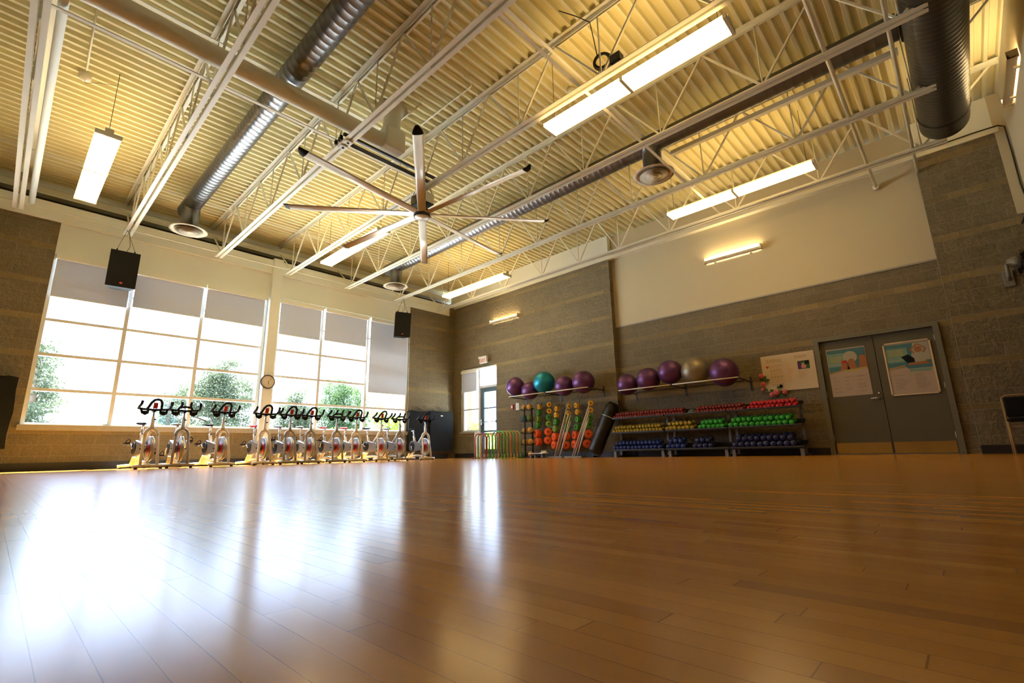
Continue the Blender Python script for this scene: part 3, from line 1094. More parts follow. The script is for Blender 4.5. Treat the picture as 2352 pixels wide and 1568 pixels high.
MB().bar((0.029, 0, 0), (0.029, 0.11 * math.sin(0.75), 0.11 * math.cos(0.75)), 0.007, 0.002, 'black', (1, 0, 0)).obj('minute_hand', t)


def text_mesh(s, size, depth, mat, name, parent, loc, rot, align='LEFT', xs=1.0):
    cu = bpy.data.curves.new(name, 'FONT')
    cu.body = s
    cu.size = size
    cu.extrude = depth
    cu.align_x = align
    tmp = bpy.data.objects.new(name + '_tmp', cu)
    COL.objects.link(tmp)
    dg = bpy.context.evaluated_depsgraph_get()
    me = bpy.data.meshes.new_from_object(tmp.evaluated_get(dg))
    bpy.data.objects.remove(tmp)
    bpy.data.curves.remove(cu)
    me.materials.clear()
    me.materials.append(MT[mat])
    o = bpy.data.objects.new(name, me)
    COL.objects.link(o)
    o.parent = parent
    o.location = loc
    o.rotation_euler = rot
    o.scale = (xs, 1, 1)
    return o


# ------------------------------------------------------------------ exit sign, alarm, notice
t = thing('exit_sign', 'white exit sign with red letters above the corner door', 'exit sign', (1.50, -0.30, 3.02))
b = MB()
b.box((-0.15, -0.02, -0.10), (0.17, 0.045, 0.12), 'white')
b.prism([(-0.20, 0.07), (-0.15, 0.05), (-0.15, 0.12), (-0.19, 0.12)], -0.02, 0.045, 'white', 'XZ')
b.box((-0.05, 0.045, -0.02), (0.07, 0.15, 0.05), 'white')
b.obj('sign_box', t, 0.004)
text_mesh('EXIT', 0.17, 0.002, 'exit_red', 'lettering', t, (-0.135, -0.023, -0.085), (PI / 2, 0, 0), xs=0.72)
t = thing('fire_alarm', 'small round red fire alarm on the block wall right of the exit door', 'fire alarm', (2.62, YL, 1.46))
MB().box((-0.055, -0.05, -0.07), (0.055, 0, 0.07), 'alarm').obj('case', t, 0.015)
MB().box((-0.02, -0.054, -0.03), (0.02, -0.049, 0.03), 'white').obj('pull_handle', t)
t = thing('wall_notice', 'small white notice sheet beside the red fire alarm', 'notice', (2.80, YL, 1.46))
MB().box((-0.06, -0.004, -0.10), (0.06, 0, 0.10), 'white').obj('sheet', t)
b = MB()
for i in range(5):
    b.box((-0.045, -0.006, 0.06 - i * 0.03), (0.04, -0.004, 0.068 - i * 0.03), 'p_ink')
b.obj('text_lines', t)

# ------------------------------------------------------------------ wall pads


def wall_pad(label, x, y, z0, z1, w, depth=0.12, tagged=False, group='padded mats hung on the window wall'):
    t = thing('hanging_mat', label, 'exercise mat', (x, y, z0), 0, group)
    b = MB()
    n_ = 6
    h = z1 - z0
    # soft bag: slightly wavy outline, rounded
    pts = []
    for i in range(n_ + 1):
        u = i / n_
        pts.append((w / 2 * (1 - 0.02 * math.sin(u * 9)), u * h))
    poly = [(p[0], p[1]) for p in pts] + [(w / 2 - 0.07, h + 0.012), (0, h - 0.01), (-w / 2 + 0.07, h + 0.015)] + [(-p[0], p[1]) for p in reversed(pts)]
    b.prism(poly, 0.012, depth, 'canvas', 'YZ')
    b.obj('pad', t, 0.025)
    b = MB()
    b.tube([(depth * 0.5, -0.12, h - 0.01), (depth * 0.4, -0.09, h + 0.10), (0.02, 0, h + 0.16), (depth * 0.4, 0.09, h + 0.10), (depth * 0.5, 0.12, h - 0.01)], 0.011, 'p_ink', 6)
    b.obj('strap', t)
    MB().tube([(0.0, 0, h + 0.15), (0.05, 0, h + 0.15)], 0.012, 'chrome', 8).obj('hook', t)
    MB().bar((depth + 0.004, w * 0.30, h - 0.03), (depth + 0.004, w * 0.42, h + 0.04), 0.02, 0.008, 'black', (1, 0, 0)).obj('pull_tab', t)
    if tagged:
        b = MB()
        b.box((depth, -0.05, h - 0.13), (depth + 0.004, 0.04, h - 0.095), 'white')
        b.obj('care_label', t)
    return t


wall_pad('charcoal mat bag hung by a strap on the block wall, behind the last bike', 0.0, -1.66, 0.27, 1.42, 0.76)
wall_pad('charcoal mat bag with a small white label hung on the wall nearest the corner', 0.0, -0.84, 0.25, 1.44, 0.86, 0.15, True)
wall_pad('black padded mat hung at the far left edge beside the left window', 0.0, -11.03, 0.42, 1.60, 1.20, 0.30, False)

# ------------------------------------------------------------------ spin bikes (heading +x)


def make_bike(paint, panel, saddle_mat, crank_a):
    t = thing('spin_bike', 'x', 'exercise bike', (0, 0, 0), 0, 'spin bikes lined up under the windows')
    # stabilisers
    for nm, x, hw in (('front_stabiliser', 0.46, 0.235), ('rear_stabiliser', -0.52, 0.235)):
        b = MB()
        b.tube([(x, -hw, 0.045), (x, -hw * 0.6, 0.055), (x, 0, 0.062), (x, hw * 0.6, 0.055), (x, hw, 0.045)], 0.026, paint, 8)
        o = b.obj(nm, t)
        for s in (-1, 1):
            MB().lathe([(0.026, 0.0), (0.026, 0.022), (0.012, 0.026), (0.012, 0.05)], 'black', 10, (x, s * (hw - 0.05), 0)).obj('foot', o)
    b = MB()
    # base rail
    b.tube([(-0.52, 0, 0.07), (-0.36, 0, 0.11), (0.0, 0, 0.125), (0.30, 0, 0.10), (0.46, 0, 0.07)], 0.030, paint, 8)
    # front arch fork around the flywheel
    yy = 0.105
    path = [(0.46, -0.125, 0.07), (0.43, -0.12, 0.25), (0.40, -yy, 0.45), (0.375, -yy * 0.95, 0.58)]
    path += [(0.36 - 0.02 * math.sin(math.radians(a)), -yy * math.cos(math.radians(a)) * 0.95, 0.60 + 0.115 * math.sin(math.radians(a))) for a in range(15, 166, 15)]
    path += [(0.375, yy * 0.95, 0.58), (0.40, yy, 0.45), (0.43, 0.12, 0.25), (0.46, 0.125, 0.07)]
    b.tube(path, 0.024, paint, 8)
    b.tube(path[3:-3], 0.030, paint, 8)
    # head tube
    b.tube([(0.35, 0, 0.70), (0.345, 0, 0.76), (0.335, 0, 0.93)], [0.044, 0.034, 0.028], paint, 10)
    # top member sweeping down to the crank and rear
    b.tube([(0.34, 0, 0.72), (0.20, 0, 0.62), (0.02, 0, 0.46), (-0.14, 0, 0.36)], 0.030, paint, 8)
    b.tube([(-0.14, 0, 0.36), (-0.22, 0, 0.24), (-0.34, 0, 0.11)], 0.032, paint, 8)
    # seat tube
    b.tube([(-0.13, 0, 0.34), (-0.22, 0, 0.60), (-0.235, 0, 0.66)], [0.034, 0.030, 0.030], paint, 8)
    b.bar((-0.44, 0, 0.07), (-0.30, 0, 0.22), 0.16, 0.02, paint)
    b.obj('frame', t)
    b = MB()
    b.lathe([(0.001, -0.020), (0.10, -0.018), (0.18, -0.010), (0.19, -0.026), (0.222, -0.026), (0.230, -0.018), (0.230, 0.018),
             (0.222, 0.026), (0.19, 0.026), (0.18, 0.010), (0.10, 0.018), (0.001, 0.020)], 'flywheel', 32, (0.36, 0, 0.35), 'Y')
    fw = b.obj('flywheel', t)
    b = MB()
    b.lathe([(0.001, 0.030), (0.085, 0.028), (0.115, 0.018), (0.115, -0.018), (0.085, -0.028), (0.001, -0.030)], 'red', 20, (0.36, 0, 0.35), 'Y')
    b.obj('hub_cover', fw)
    MB().tube([(0.36, -0.15, 0.35), (0.36, 0.15, 0.35)], 0.009, 'black', 8).obj('axle', fw)
    # chain guard on the left
    b = MB()
    poly = []
    for a in range(60, 301, 15):
        poly.append((-0.12 + 0.150 * math.cos(math.radians(a)), 0.37 + 0.150 * math.sin(math.radians(a))))
    for a in range(-75, 76, 25):
        poly.append((0.34 + 0.08 * math.cos(math.radians(a)), 0.35 + 0.08 * math.sin(math.radians(a))))
    b.prism(poly, -0.115, -0.06, 'guard', 'XZ')
    b.lathe([(0.10, -0.130), (0.12, -0.117), (0.12, -0.112)], 'black', 24, (-0.12, 0, 0.37), 'Y')
    b.obj('chain_guard', t, 0.015)
    # cranks and pedals
    ca, sa = math.cos(crank_a), math.sin(crank_a)
    cx, cz = -0.12, 0.37
    for s in (-1, 1):
        ex, ez = cx + s * 0.17 * ca, cz + s * 0.17 * sa
        c = MB().tube([(cx, s * 0.13, cz), (cx, s * 0.145, cz), (ex, s * 0.15, ez)], 0.012, 'chrome', 6).obj('crank_arm', t)
        b = MB()
        b.box((ex - 0.05, s * 0.155, ez - 0.012), (ex + 0.05, s * 0.245, ez + 0.012), 'black')
        b.tube([(ex + 0.04, s * 0.165, ez + 0.01), (ex + 0.09, s * 0.175, ez + 0.05), (ex + 0.08, s * 0.20, ez + 0.075), (ex + 0.09, s * 0.225, ez + 0.05), (ex + 0.04, s * 0.235, ez + 0.01)], 0.009, 'black', 6)
        b.box((ex - 0.03, s * 0.16, ez - 0.05), (ex - 0.01, s * 0.24, ez - 0.012), 'chrome')
        b.obj('pedal', c)
    # seat post, slider, saddle
    b = MB()
    b.tube([(-0.235, 0, 0.62), (-0.265, 0, 0.80)], 0.018, 'chrome', 8)
    b.box((-0.34, -0.02, 0.785), (-0.20, 0.02, 0.81), 'chrome')
    b.tube([(-0.235, 0.0, 0.645), (-0.175, 0.0, 0.645)], 0.013, 'black', 8)
    b.obj('seat_post', t)
    b = MB()
    secs = [(-0.15, 0.055, 0.012), (-0.125, 0.085, 0.022), (-0.07, 0.088, 0.026), (-0.01, 0.055, 0.024), (0.06, 0.026, 0.020), (0.12, 0.020, 0.016), (0.135, 0.010, 0.008)]
    vs = []
    for (px, w_, h_) in secs:
        for a in range(0, 360, 36):
            ar = math.radians(a)
            vs.append((-0.27 + px, w_ * math.cos(ar), 0.838 + h_ * math.sin(ar) + (0.008 if px < -0.1 else 0)))
    k = 10
    b.add(vs, [tuple(range(k))[::-1], tuple((len(secs) - 1) * k + j for j in range(k))] +
          [(q * k + j, q * k + (j + 1) % k, (q + 1) * k + (j + 1) % k, (q + 1) * k + j) for q in range(len(secs) - 1) for j in range(k)], saddle_mat, True)
    b.obj('saddle', t)
    # handlebar post and bars
    b = MB()
    b.tube([(0.335, 0, 0.90), (0.325, 0, 1.03)], 0.017, 'chrome', 8)
    b.tube([(0.34, 0.0, 0.88), (0.39, 0.03, 0.88)], 0.012, 'black', 8)
    b.box((0.27, -0.025, 1.02), (0.37, 0.025, 1.045), 'black')
    b.obj('handlebar_post', t)
    b = MB()
    r = 0.021
    b.tube([(0.30, -0.235, 1.075), (0.31, -0.16, 1.065), (0.32, 0, 1.055), (0.31, 0.16, 1.065), (0.30, 0.235, 1.075)], r, 'black', 8)
    for s in (-1, 1):
        b.tube([(0.30, s * 0.235, 1.075), (0.36, s * 0.24, 1.10), (0.44, s * 0.23, 1.145), (0.47, s * 0.225, 1.20)], 0.023, 'black', 8)
        # cup holder loop
        b.tube([(0.33, s * 0.095, 1.05), (0.345, s * 0.10, 0.995), (0.355, s * 0.14, 0.97), (0.345, s * 0.185, 0.995), (0.33, s * 0.20, 1.06)], 0.021, 'black', 8)
    if panel:
        b.tube([(0.32, -0.115, 1.06), (0.36, -0.10, 1.10), (0.44, -0.08, 1.18), (0.47, -0.045, 1.225), (0.475, 0, 1.235), (0.47, 0.045, 1.225), (0.44, 0.08, 1.18), (0.36, 0.10, 1.10), (0.32, 0.115, 1.06)], 0.023, 'black', 8)
    else:
        b.tube([(0.32, -0.12, 1.06), (0.38, -0.10, 1.11), (0.42, 0, 1.125), (0.38, 0.10, 1.11), (0.32, 0.12, 1.06)], 0.022, 'black', 8)
        for s in (-1, 1):
            b.tube([(0.38, s * 0.09, 1.11), (0.44, s * 0.07, 1.16), (0.47, s * 0.075, 1.21)], 0.022, 'black', 8)
    for s in (-1, 1):
        b.box((0.335, s * 0.14 - 0.035, 0.985), (0.355, s * 0.14 + 0.035, 1.035), 'black')
    b.obj('handlebar', t)
    if panel:
        b = MB()
        b.box((0.365, -0.035, 1.075), (0.385, 0.035, 1.185), 'red', Matrix.Rotation(math.radians(14), 3, 'Y'))
        b.obj('console', t, 0.006)
    return t


bikes = [(-8.62, 'W1', 'white spin bike farthest left in the row'),
         (-8.10, 'G1', 'silver grey spin bike second from the left, without a red console'),
         (-7.47, 'W2', 'white spin bike third from the left, standing apart from its neighbours'),
         (-6.63, 'W3', 'white spin bike in front of the clock pillar with a red saddle'),
         (-6.10, 'G2', 'grey spin bike just right of the clock pillar'),
         (-5.62, 'G2b', 'grey spin bike second to the right of the clock pillar'),
         (-5.04, 'G3', 'grey spin bike in the middle of the right window, without red console'),
         (-4.50, 'W3b', 'white spin bike with tall loop handlebar right of the middle of the right window'),
         (-3.86, 'W2b', 'white spin bike third from the right end of the row'),
         (-3.28, 'G1b', 'silver grey spin bike second from the right end of the row'),
         (-2.46, 'W4', 'white spin bike farthest right, in front of the hanging mat bags')]
proto = {'W1': ('bike_white', True, 'satin', -0.6), 'G1': ('bike_grey', False, 'guard', 0.9), 'W2': ('bike_white', True, 'satin', -0.5),
         'W3': ('bike_white', True, 'red', -0.4), 'G2': ('bike_grey', True, 'guard', 4.4), 'G3': ('bike_grey', False, 'red', 4.3),
         'W4': ('bike_white', True, 'satin', 2.0)}
pobj = {}
for (y, key, lab) in bikes:
    k0 = key.rstrip('b')
    if k0 not in pobj:
        o = make_bike(*proto[k0])
        pobj[k0] = o
    else:
        o = copy_tree(pobj[k0])
    o.location = (1.12 + random.uniform(-0.03, 0.03), y, 0)
    o.rotation_euler = (0, 0, random.uniform(-0.07, 0.07) + (0.12 if key in ('W1', 'W2') else 0.0))
    o['label'] = lab

# ------------------------------------------------------------------ exercise balls on wall racks


def ball_rack(label, x0, x1, yw, yr, z, mid):
    t = thing('ball_rack', label, 'ball rack', (0, 0, 0))
    MB().tube([(x0, yr, z), (mid - 0.02, yr, z)], 0.013, 'white', 8).obj('front_rod', t)
    MB().tube([(mid + 0.04, yr, z), (x1, yr, z)], 0.013, 'white', 8).obj('front_rod', t)
    MB().tube([(x0 + 0.1, yw - 0.10, z), (x1 - 0.1, yw - 0.10, z)], 0.013, 'dark_metal', 8).obj('rear_rod', t)
    for x in (x0 + 0.03, mid, x1 + 0.0):
        b = MB()
        b.bar((x, yw, z - 0.03), (x, yr, z - 0.012), 0.03, 0.022, 'dark_metal')
        b.box((x - 0.02, yw - 0.012, z - 0.20), (x + 0.02, yw, z + 0.08), 'dark_metal')
        b.obj('bracket', t)
    return t


ball_rack('wall rack with white front rod holding the five balls near the exit', 3.13, 5.78, YL, -0.85, 1.665, 4.42)
ball_rack('wall rack with white front rod holding the five balls above the dumbbell racks', 6.56, 9.23, 0.0, -0.76, 1.505, 7.84)
balls = [(3.155, -0.60, 1.967, 0.272, 'purple', 'purple exercise ball at the left end of the left wall rack'),
         (3.70, -0.60, 1.802, 0.243, 'purple', 'purple exercise ball tucked low between the left end ball and the teal one'),
         (4.21, -0.60, 1.974, 0.292, 'teal', 'large teal blue exercise ball on the left wall rack'),
         (4.88, -0.60, 1.808, 0.258, 'purple', 'purple exercise ball just right of the teal one, sitting low'),
         (5.484, -0.60, 1.843, 0.285, 'purple', 'large purple exercise ball at the right end of the left wall rack'),
         (6.656, -0.50, 1.659, 0.245, 'purple', 'small purple exercise ball at the left end of the right wall rack'),
         (7.199, -0.50, 1.720, 0.262, 'purple', 'purple exercise ball second from the left on the right wall rack'),
         (7.735, -0.50, 1.823, 0.266, 'purple', 'purple exercise ball touching the left side of the grey one'),
         (8.295, -0.50, 1.772, 0.291, 'grey_ball', 'large silver grey exercise ball on the right wall rack'),
         (8.885, -0.50, 1.669, 0.290, 'purple', 'large purple exercise ball at the right end of the right wall rack')]
for (x, y, z, r, mt, lab) in balls:
    b = MB()
    seg, rings = 40, 28
    prof = []
    for i in range(rings + 1):
        a = -PI / 2 + PI * i / rings
        rr = r * (1 + 0.0035 * math.sin(a * 26))
        prof.append((max(rr * math.cos(a), 1e-4), rr * math.sin(a)))
    b.lathe(prof, mt, seg)
    o = b.obj('exercise_ball')
    o.location = (x, y, z)
    o.rotation_euler = (random.uniform(0.3, 1.2), random.uniform(0.2, 1.0), 0)
    tag(o, lab, 'exercise ball', 'exercise balls on the wall racks')

# ------------------------------------------------------------------ medicine ball stand
MX, MY = 3.50, -0.52
t = thing('ball_stand', 'dark two post stand of small weighted balls between hurdles and foam weights', 'ball stand', (MX, MY, 0))
for dx, dy in ((0.0, -0.11), (0.06, 0.13)):
    MB().tube([(dx, dy, 0.03), (dx, dy, 1.36)], 0.02, 'rack', 8).obj('post', t)
b = MB()
b.bar((-0.22, -0.11, 0.02), (0.26, -0.11, 0.02), 0.05, 0.04, 'rack')
b.bar((-0.22, 0.13, 0.02), (0.26, 0.13, 0.02), 0.05, 0.04, 'rack')
b.bar((0.0, -0.11, 0.02), (0.06, 0.13, 0.02), 0.04, 0.03, 'rack')
b.obj('base', t)
mz = [1.375, 1.06, 0.74, 0.43, 0.12]
mm = [('m_yellow', 'm_yellow'), ('m_teal', 'm_green'), ('m_yellow', 'm_yellow'), ('m_yellow', 'm_yellow'), ('m_green', 'm_yellow')]
mlab = ['on the top tier', 'on the second tier', 'on the middle tier', 'on the fourth tier', 'on the bottom tier']
mcol = {'m_yellow': 'ochre yellow', 'm_teal': 'dark teal', 'm_green': 'olive green'}
for i, z in enumerate(mz):
    if i < 4:
        b = MB()
        for s in (-1, 1):
            for dy in (-0.05, 0.05):
                b.tube([(0.0, dy, z - 0.085), (s * 0.10, dy, z - 0.10), (s * 0.21, dy, z - 0.06)], 0.008, 'rack', 6)
            b.tube([(s * 0.21, -0.06, z - 0.06), (s * 0.21, 0.06, z - 0.06)], 0.008, 'rack', 6)
        b.obj('tray', t)
    for k, s in enumerate((-1, 1)):
        r = 0.082 if i != 1 else 0.098
        r = r if k else r * 0.95
        o = MB().ball((0, 0, 0), r, mm[i][k], 20).obj('medicine_ball')
        o.location = (MX + s * 0.095, MY, z + (0.0 if i < 4 else -0.03))
        tag(o, '%s medicine ball %s of the stand, %s side' % (mcol[mm[i][k]], mlab[i], 'left' if s < 0 else 'right'), 'medicine ball', 'medicine balls on the stand')

# ------------------------------------------------------------------ foam weight racks


def disc_weight(mat, R, D):
    """foam dumbbell end: thick foam cylinder with a centre hole, axis y"""
    b = MB()
    b.lathe([(0.020, -D), (R * 0.93, -D), (R, -D + 0.008), (R, D - 0.008), (R * 0.93, D), (0.020, D)], mat, 28, (0, 0, 0), 'Y')
    b.lathe([(0.021, -D + 0.02), (0.001, -D + 0.02)], 'black', 16, (0, 0, 0), 'Y')
    b.lathe([(0.020, -D), (0.020, -D + 0.03)], 'black', 16, (0, 0, 0), 'Y')
    b.lathe([(0.020, D), (0.001, D)], 'black', 16, (0, 0, 0), 'Y')
    return b


fm = {}
for nm, mt, R, D in (('yellow', 'f_yellow', 0.070, 0.045), ('green', 'f_green', 0.084, 0.055), ('lime', 'f_lime', 0.084, 0.055), ('orange', 'f_orange', 0.104, 0.075)):
    fm[nm] = disc_weight(mt, R, D).mesh('foam_weight')
cols = [
    # rack centre x, [left column], [right column] : (x, z, colour)
    (4.02, [(3.86, 1.36, 'yellow'), (3.82, 1.20, 'green'), (3.80, 1.03, 'lime'), (3.78, 0.86, 'green'), (3.76, 0.64, 'orange'), (3.78, 0.42, 'orange')],
     [(4.20, 1.39, 'yellow'), (4.19, 1.22, 'yellow'), (4.17, 1.05, 'green'), (4.16, 0.88, 'lime'), (4.13, 0.67, 'orange'), (4.11, 0.45, 'orange')],
     'left foam weight rack', 1.48),
    (4.72, [(4.46, 1.26, 'yellow'), (4.43, 1.10, 'yellow'), (4.42, 0.92, 'green'), (4.39, 0.74, 'lime'), (4.38, 0.53, 'orange'), (4.36, 0.32, 'orange')],
     [(4.86, 1.29, 'yellow'), (4.83, 1.12, 'yellow'), (4.80, 0.95, 'lime'), (4.77, 0.76, 'green'), (4.73, 0.54, 'orange'), (4.70, 0.31, 'orange')],
     'middle foam weight rack', 1.40),
    (5.33, [(5.10, 1.30, 'yellow'), (5.12, 1.13, 'yellow'), (5.12, 0.94, 'green'), (5.09, 0.75, 'green'), (5.04, 0.55, 'orange'), (5.01, 0.32, 'orange')],
     [(5.53, 1.32, 'yellow'), (5.51, 1.15, 'yellow'), (5.49, 0.97, 'green'), (5.46, 0.79, 'green'), (5.41, 0.56, 'orange'), (5.36, 0.33, 'orange')],
     'right foam weight rack', 1.44)]
FY = -0.40
tiers = ['top', 'second', 'third', 'fourth', 'fifth', 'lowest']
for (cx, lc, rc, rname, ph) in cols:
    t = thing('weight_rack', 'slim grey upright rack of foam weights, the %s one' % rname.split()[0], 'weight rack', (cx, -0.24, 0))
    for ci, colm in enumerate((lc, rc)):
        xm = sum(p[0] for p in colm) / 6 - 0.01
        MB().tube([(xm - cx, 0, 0.0), (xm - cx + 0.01, 0, ph)], 0.011, 'rack_leg', 8).obj('post', t)
        for k, (x, z, colr) in enumerate(colm):
            ang = math.radians(-22) if ci == 0 else math.radians(36)
            MB().tube([(xm - cx, 0, z), (x - cx, FY + 0.24 + (0.02 if ci else 0.02), z)], 0.007, 'rack_leg', 6).obj('peg', t)
            o = bpy.data.objects.new('foam_weight', fm[colr])
            COL.objects.link(o)
            o.location = (x, FY, z)
            o.rotation_euler = (0, 0, ang)
            tag(o, '%s foam weight, %s in the %s column of the %s' % (colr, tiers[k], 'left' if ci == 0 else 'right', rname), 'foam weight', 'foam weights on the pegs')
    MB().bar((lc[0][0] - cx, 0.03, 0.8), (rc[0][0] - cx, 0.03, 0.8), 0.02, 0.03, 'rack_leg').obj('cross_bar', t)
    MB().bar((lc[5][0] - cx - 0.05, 0.0, 0.015), (rc[5][0] - cx + 0.1, 0.0, 0.015), 0.15, 0.03, 'rack').obj('base', t)

# ------------------------------------------------------------------ leaning bars in flat stands
BARS = [('left', 4.50, [(4.54, 4.90, 1.36, 'white'), (4.60, 4.98, 1.27, 'chrome'), (4.66, 4.96, 1.05, 'white'), (4.71, 4.96, 0.90, 'paper'), (4.575, 4.82, 1.05, 'brass')]),
        ('right', 5.10, [(5.10, 5.56, 1.30, 'white'), (5.15, 5.55, 1.25, 'paper'), (5.20, 5.56, 1.18, 'white'), (5.245, 5.56, 1.05, 'chrome'), (5.13, 5.52, 1.10, 'white')])]
for nm, cx, bl in BARS:
    t = thing('bar_stand', 'flat grey floor stand under the %s bundle of leaning bars' % nm, 'bar stand', (cx, -0.66, 0))
    b = MB()
    b.box((-0.20, -0.10, 0.0), (0.32, 0.10, 0.035), 'rack_leg')
    b.obj('plate', t, 0.005)
    for i, (xa, xb, zt_, mt) in enumerate(bl):
        o = MB().tube([(xa, -0.66 + 0.03 * (i % 3 - 1), 0.036), (xb, -0.50, zt_)], 0.012, mt, 8).obj('weighted_bar')
        tag(o, 'slim pale weighted bar leaning in the %s bundle by the foam weights' % nm, 'weighted bar', 'leaning bars in the %s floor stand' % nm)

t = thing('wheeled_dolly', 'low pale dolly on small casters in front of the left foam weight rack', 'dolly', (4.14, -0.84, 0))
MB().box((-0.24, -0.12, 0.105), (0.24, 0.12, 0.125), 'white').obj('deck', t, 0.004)
for sx in (-1, 1):
    for sy in (-1, 1):
        w_ = MB()
        w_.lathe([(0.001, -0.012), (0.032, -0.012), (0.032, 0.012), (0.001, 0.012)], 'rack_leg', 14, (sx * 0.19, sy * 0.09, 0.033), 'Y')
        w_.box((sx * 0.19 - 0.015, sy * 0.09 - 0.018, 0.05), (sx * 0.19 + 0.015, sy * 0.09 + 0.018, 0.105), 'rack_leg')
        w_.obj('caster', t)
t = thing('spiky_mat', 'small white spiky massage piece lying on the low dolly', 'massage mat', (4.28, -0.80, 0.125))
b = MB()
b.box((-0.09, -0.05, 0), (0.09, 0.05, 0.015), 'white')
for i in range(7):
    b.lathe([(0.012, 0.014), (0.001, 0.075)], 'white', 8, (-0.075 + i * 0.025, 0.0, 0))
b.obj('spikes', t)

# ------------------------------------------------------------------ arched hurdles


def hurdle(label, x, y, w, h, mat, foot_mat, rz=0.0):
    t = thing('arch_hurdle', label, 'training hurdle', (x, y, 0), rz, 'arched training hurdles by the exit')
    r = 0.13
    pts = [(-w / 2, 0, 0.02), (-w / 2, 0, h - r)] + [(-w / 2 + r - r * math.cos(a), 0, h - r + r * math.sin(a)) for a in (0.4, 0.8, 1.2, PI / 2)]
    pts += [(w / 2 - r + r * math.sin(a), 0, h - r + r * math.cos(a)) for a in (0.0, 0.4, 0.8, 1.2)] + [(w / 2, 0, h - r), (w / 2, 0, 0.02)]
    MB().tube(pts, 0.019, mat, 8).obj('arch', t)
    for s in (-1, 1):
        b = MB()
        b.box((s * w / 2 - 0.023, -0.14, 0.0), (s * w / 2 + 0.023, 0.14, 0.03), foot_mat)
        b.tube([(s * w / 2, 0, 0.02), (s * w / 2, 0, 0.12)], 0.025, foot_mat, 8)
        b.obj('foot', t)
    return t


hs = []
for k, (m1, m2, lab) in enumerate((
        ('h_red', 'h_red', 'magenta arched hurdle at the left end of the hurdle stack'),
        ('h_green', 'h_green', 'green arched hurdle just behind the magenta one'),
        ('h_yellow', 'h_orange', 'yellow arched hurdle seen against the glass exit door'),
        ('h_pale', 'h_pale', 'pale lilac arched hurdle in the left half of the stack'),
        ('h_orange', 'white', 'orange arched hurdle at the back of the left half of the stack'))):
    hs.append((2.10 + 0.052 * k, -0.98 + 0.07 * k, 0.46, 0.69, m1, m2, lab))
for k, (m1, m2, lab) in enumerate((
        ('h_green', 'h_green', 'bright green arched hurdle in front of the right half of the stack'),
        ('h_lime', 'h_lime', 'lime arched hurdle second from the front in the right half'),
        ('h_orange', 'h_orange', 'orange arched hurdle in the right half of the stack'),
        ('h_green', 'h_lime', 'green arched hurdle right behind the orange one of the right half'),
        ('h_orange', 'h_orange', 'tan orange arched hurdle near the wall in the right half'),
        ('h_lime', 'h_green', 'lime arched hurdle closest to the wall in the right half'))):
    hs.append((2.90 + 0.052 * k, -1.06 + 0.07 * k, 0.46, 0.72, m1, m2, lab))
for (x, y, w_, h_, m1, m2, lab) in hs:
    hurdle(lab, x, y, w_, h_, m1, m2)

# ------------------------------------------------------------------ leaning wrapped roll
t = thing('wrapped_roll', 'big roll wrapped in black plastic leaning between foam weights and dumbbell racks', 'wrapped roll', (5.72, -0.64, 0))
A = Vector((0, 0, 0.03))
Bv = Vector((0.46, 0.27, 1.20))
b = MB()
nseg = 16
pts, rs = [], []
rnd = random.Random(3)
for i in range(nseg + 1):
    u = i / nseg
    pts.append(A.lerp(Bv, u))
    rr = 0.172 * (1 + rnd.uniform(-0.025, 0.025))
    if i == 0:
        rr *= 0.9
    if i == nseg:
        rr *= 0.6
    if i == nseg - 1:
        rr *= 0.9
    rs.append(rr)
b.tube([p + Vector((0, 0, 0.07)) for p in pts], rs, 'wrap', 20)
b.obj('roll', t)
b = MB()
d = (Bv - A).normalized()
for uu, rr, mt in ((0.72, 0.180, 'chrome'),):
    c0 = A.lerp(Bv, uu) + Vector((0, 0, 0.07))
    b.tube([c0 - d * 0.008, c0 + d * 0.008], rr, mt, 24)
b.obj('tape_band', t)['label'] = 'shiny strip of tape'

# ------------------------------------------------------------------ dumbbell racks
SH = [(0.88, -0.56, 'top'), (0.545, -0.60, 'middle'), (0.155, -0.64, 'bottom')]   # front edge z, front y


def make_rack(label, w):
    t = thing('dumbbell_rack', label, 'dumbbell rack', (0, 0, 0), 0, 'three tier dumbbell racks')
    for z, yf, nm in SH:
        b = MB()
        b.bar((-w / 2, yf, z), (w / 2, yf, z), 0.012, 0.035, 'rack')
        b.add([(-w / 2, yf, z - 0.01), (w / 2, yf, z - 0.01), (w / 2, yf + 0.30, z + 0.075), (-w / 2, yf + 0.30, z + 0.075),
               (-w / 2, yf, z - 0.016), (w / 2, yf, z - 0.016), (w / 2, yf + 0.30, z + 0.069), (-w / 2, yf + 0.30, z + 0.069)],
              [(0, 1, 2, 3), (7, 6, 5, 4), (0, 4, 5, 1), (2, 6, 7, 3), (1, 5, 6, 2), (3, 7, 4, 0)], 'rack')
        b.bar((-w / 2, yf + 0.30, z + 0.10), (w / 2, yf + 0.30, z + 0.10), 0.012, 0.05, 'rack')
        o = b.obj('shelf', t)
        MB().box((-w / 2, yf - 0.009, z + 0.012), (w / 2, yf - 0.006, z + 0.018), 'rack_leg').obj('edge_strip', o)
    for s in (-1, 1):
        x = s * (w / 2 - 0.06)
        b = MB()
        b.bar((x, -0.58, 0.02), (x, -0.10, 0.02), 0.06, 0.04, 'rack_leg')
        b.bar((x, -0.60, 0.0), (x, -0.60, 0.13), 0.06, 0.02, 'rack_leg', (0, 1, 0))
        b.obj('foot', t)
        b = MB()
        b.bar((x, -0.32, 0.03), (x, -0.22, 1.0), 0.05, 0.05, 'rack_leg', (0, 1, 0))
        b.obj('upright', t)
    return t


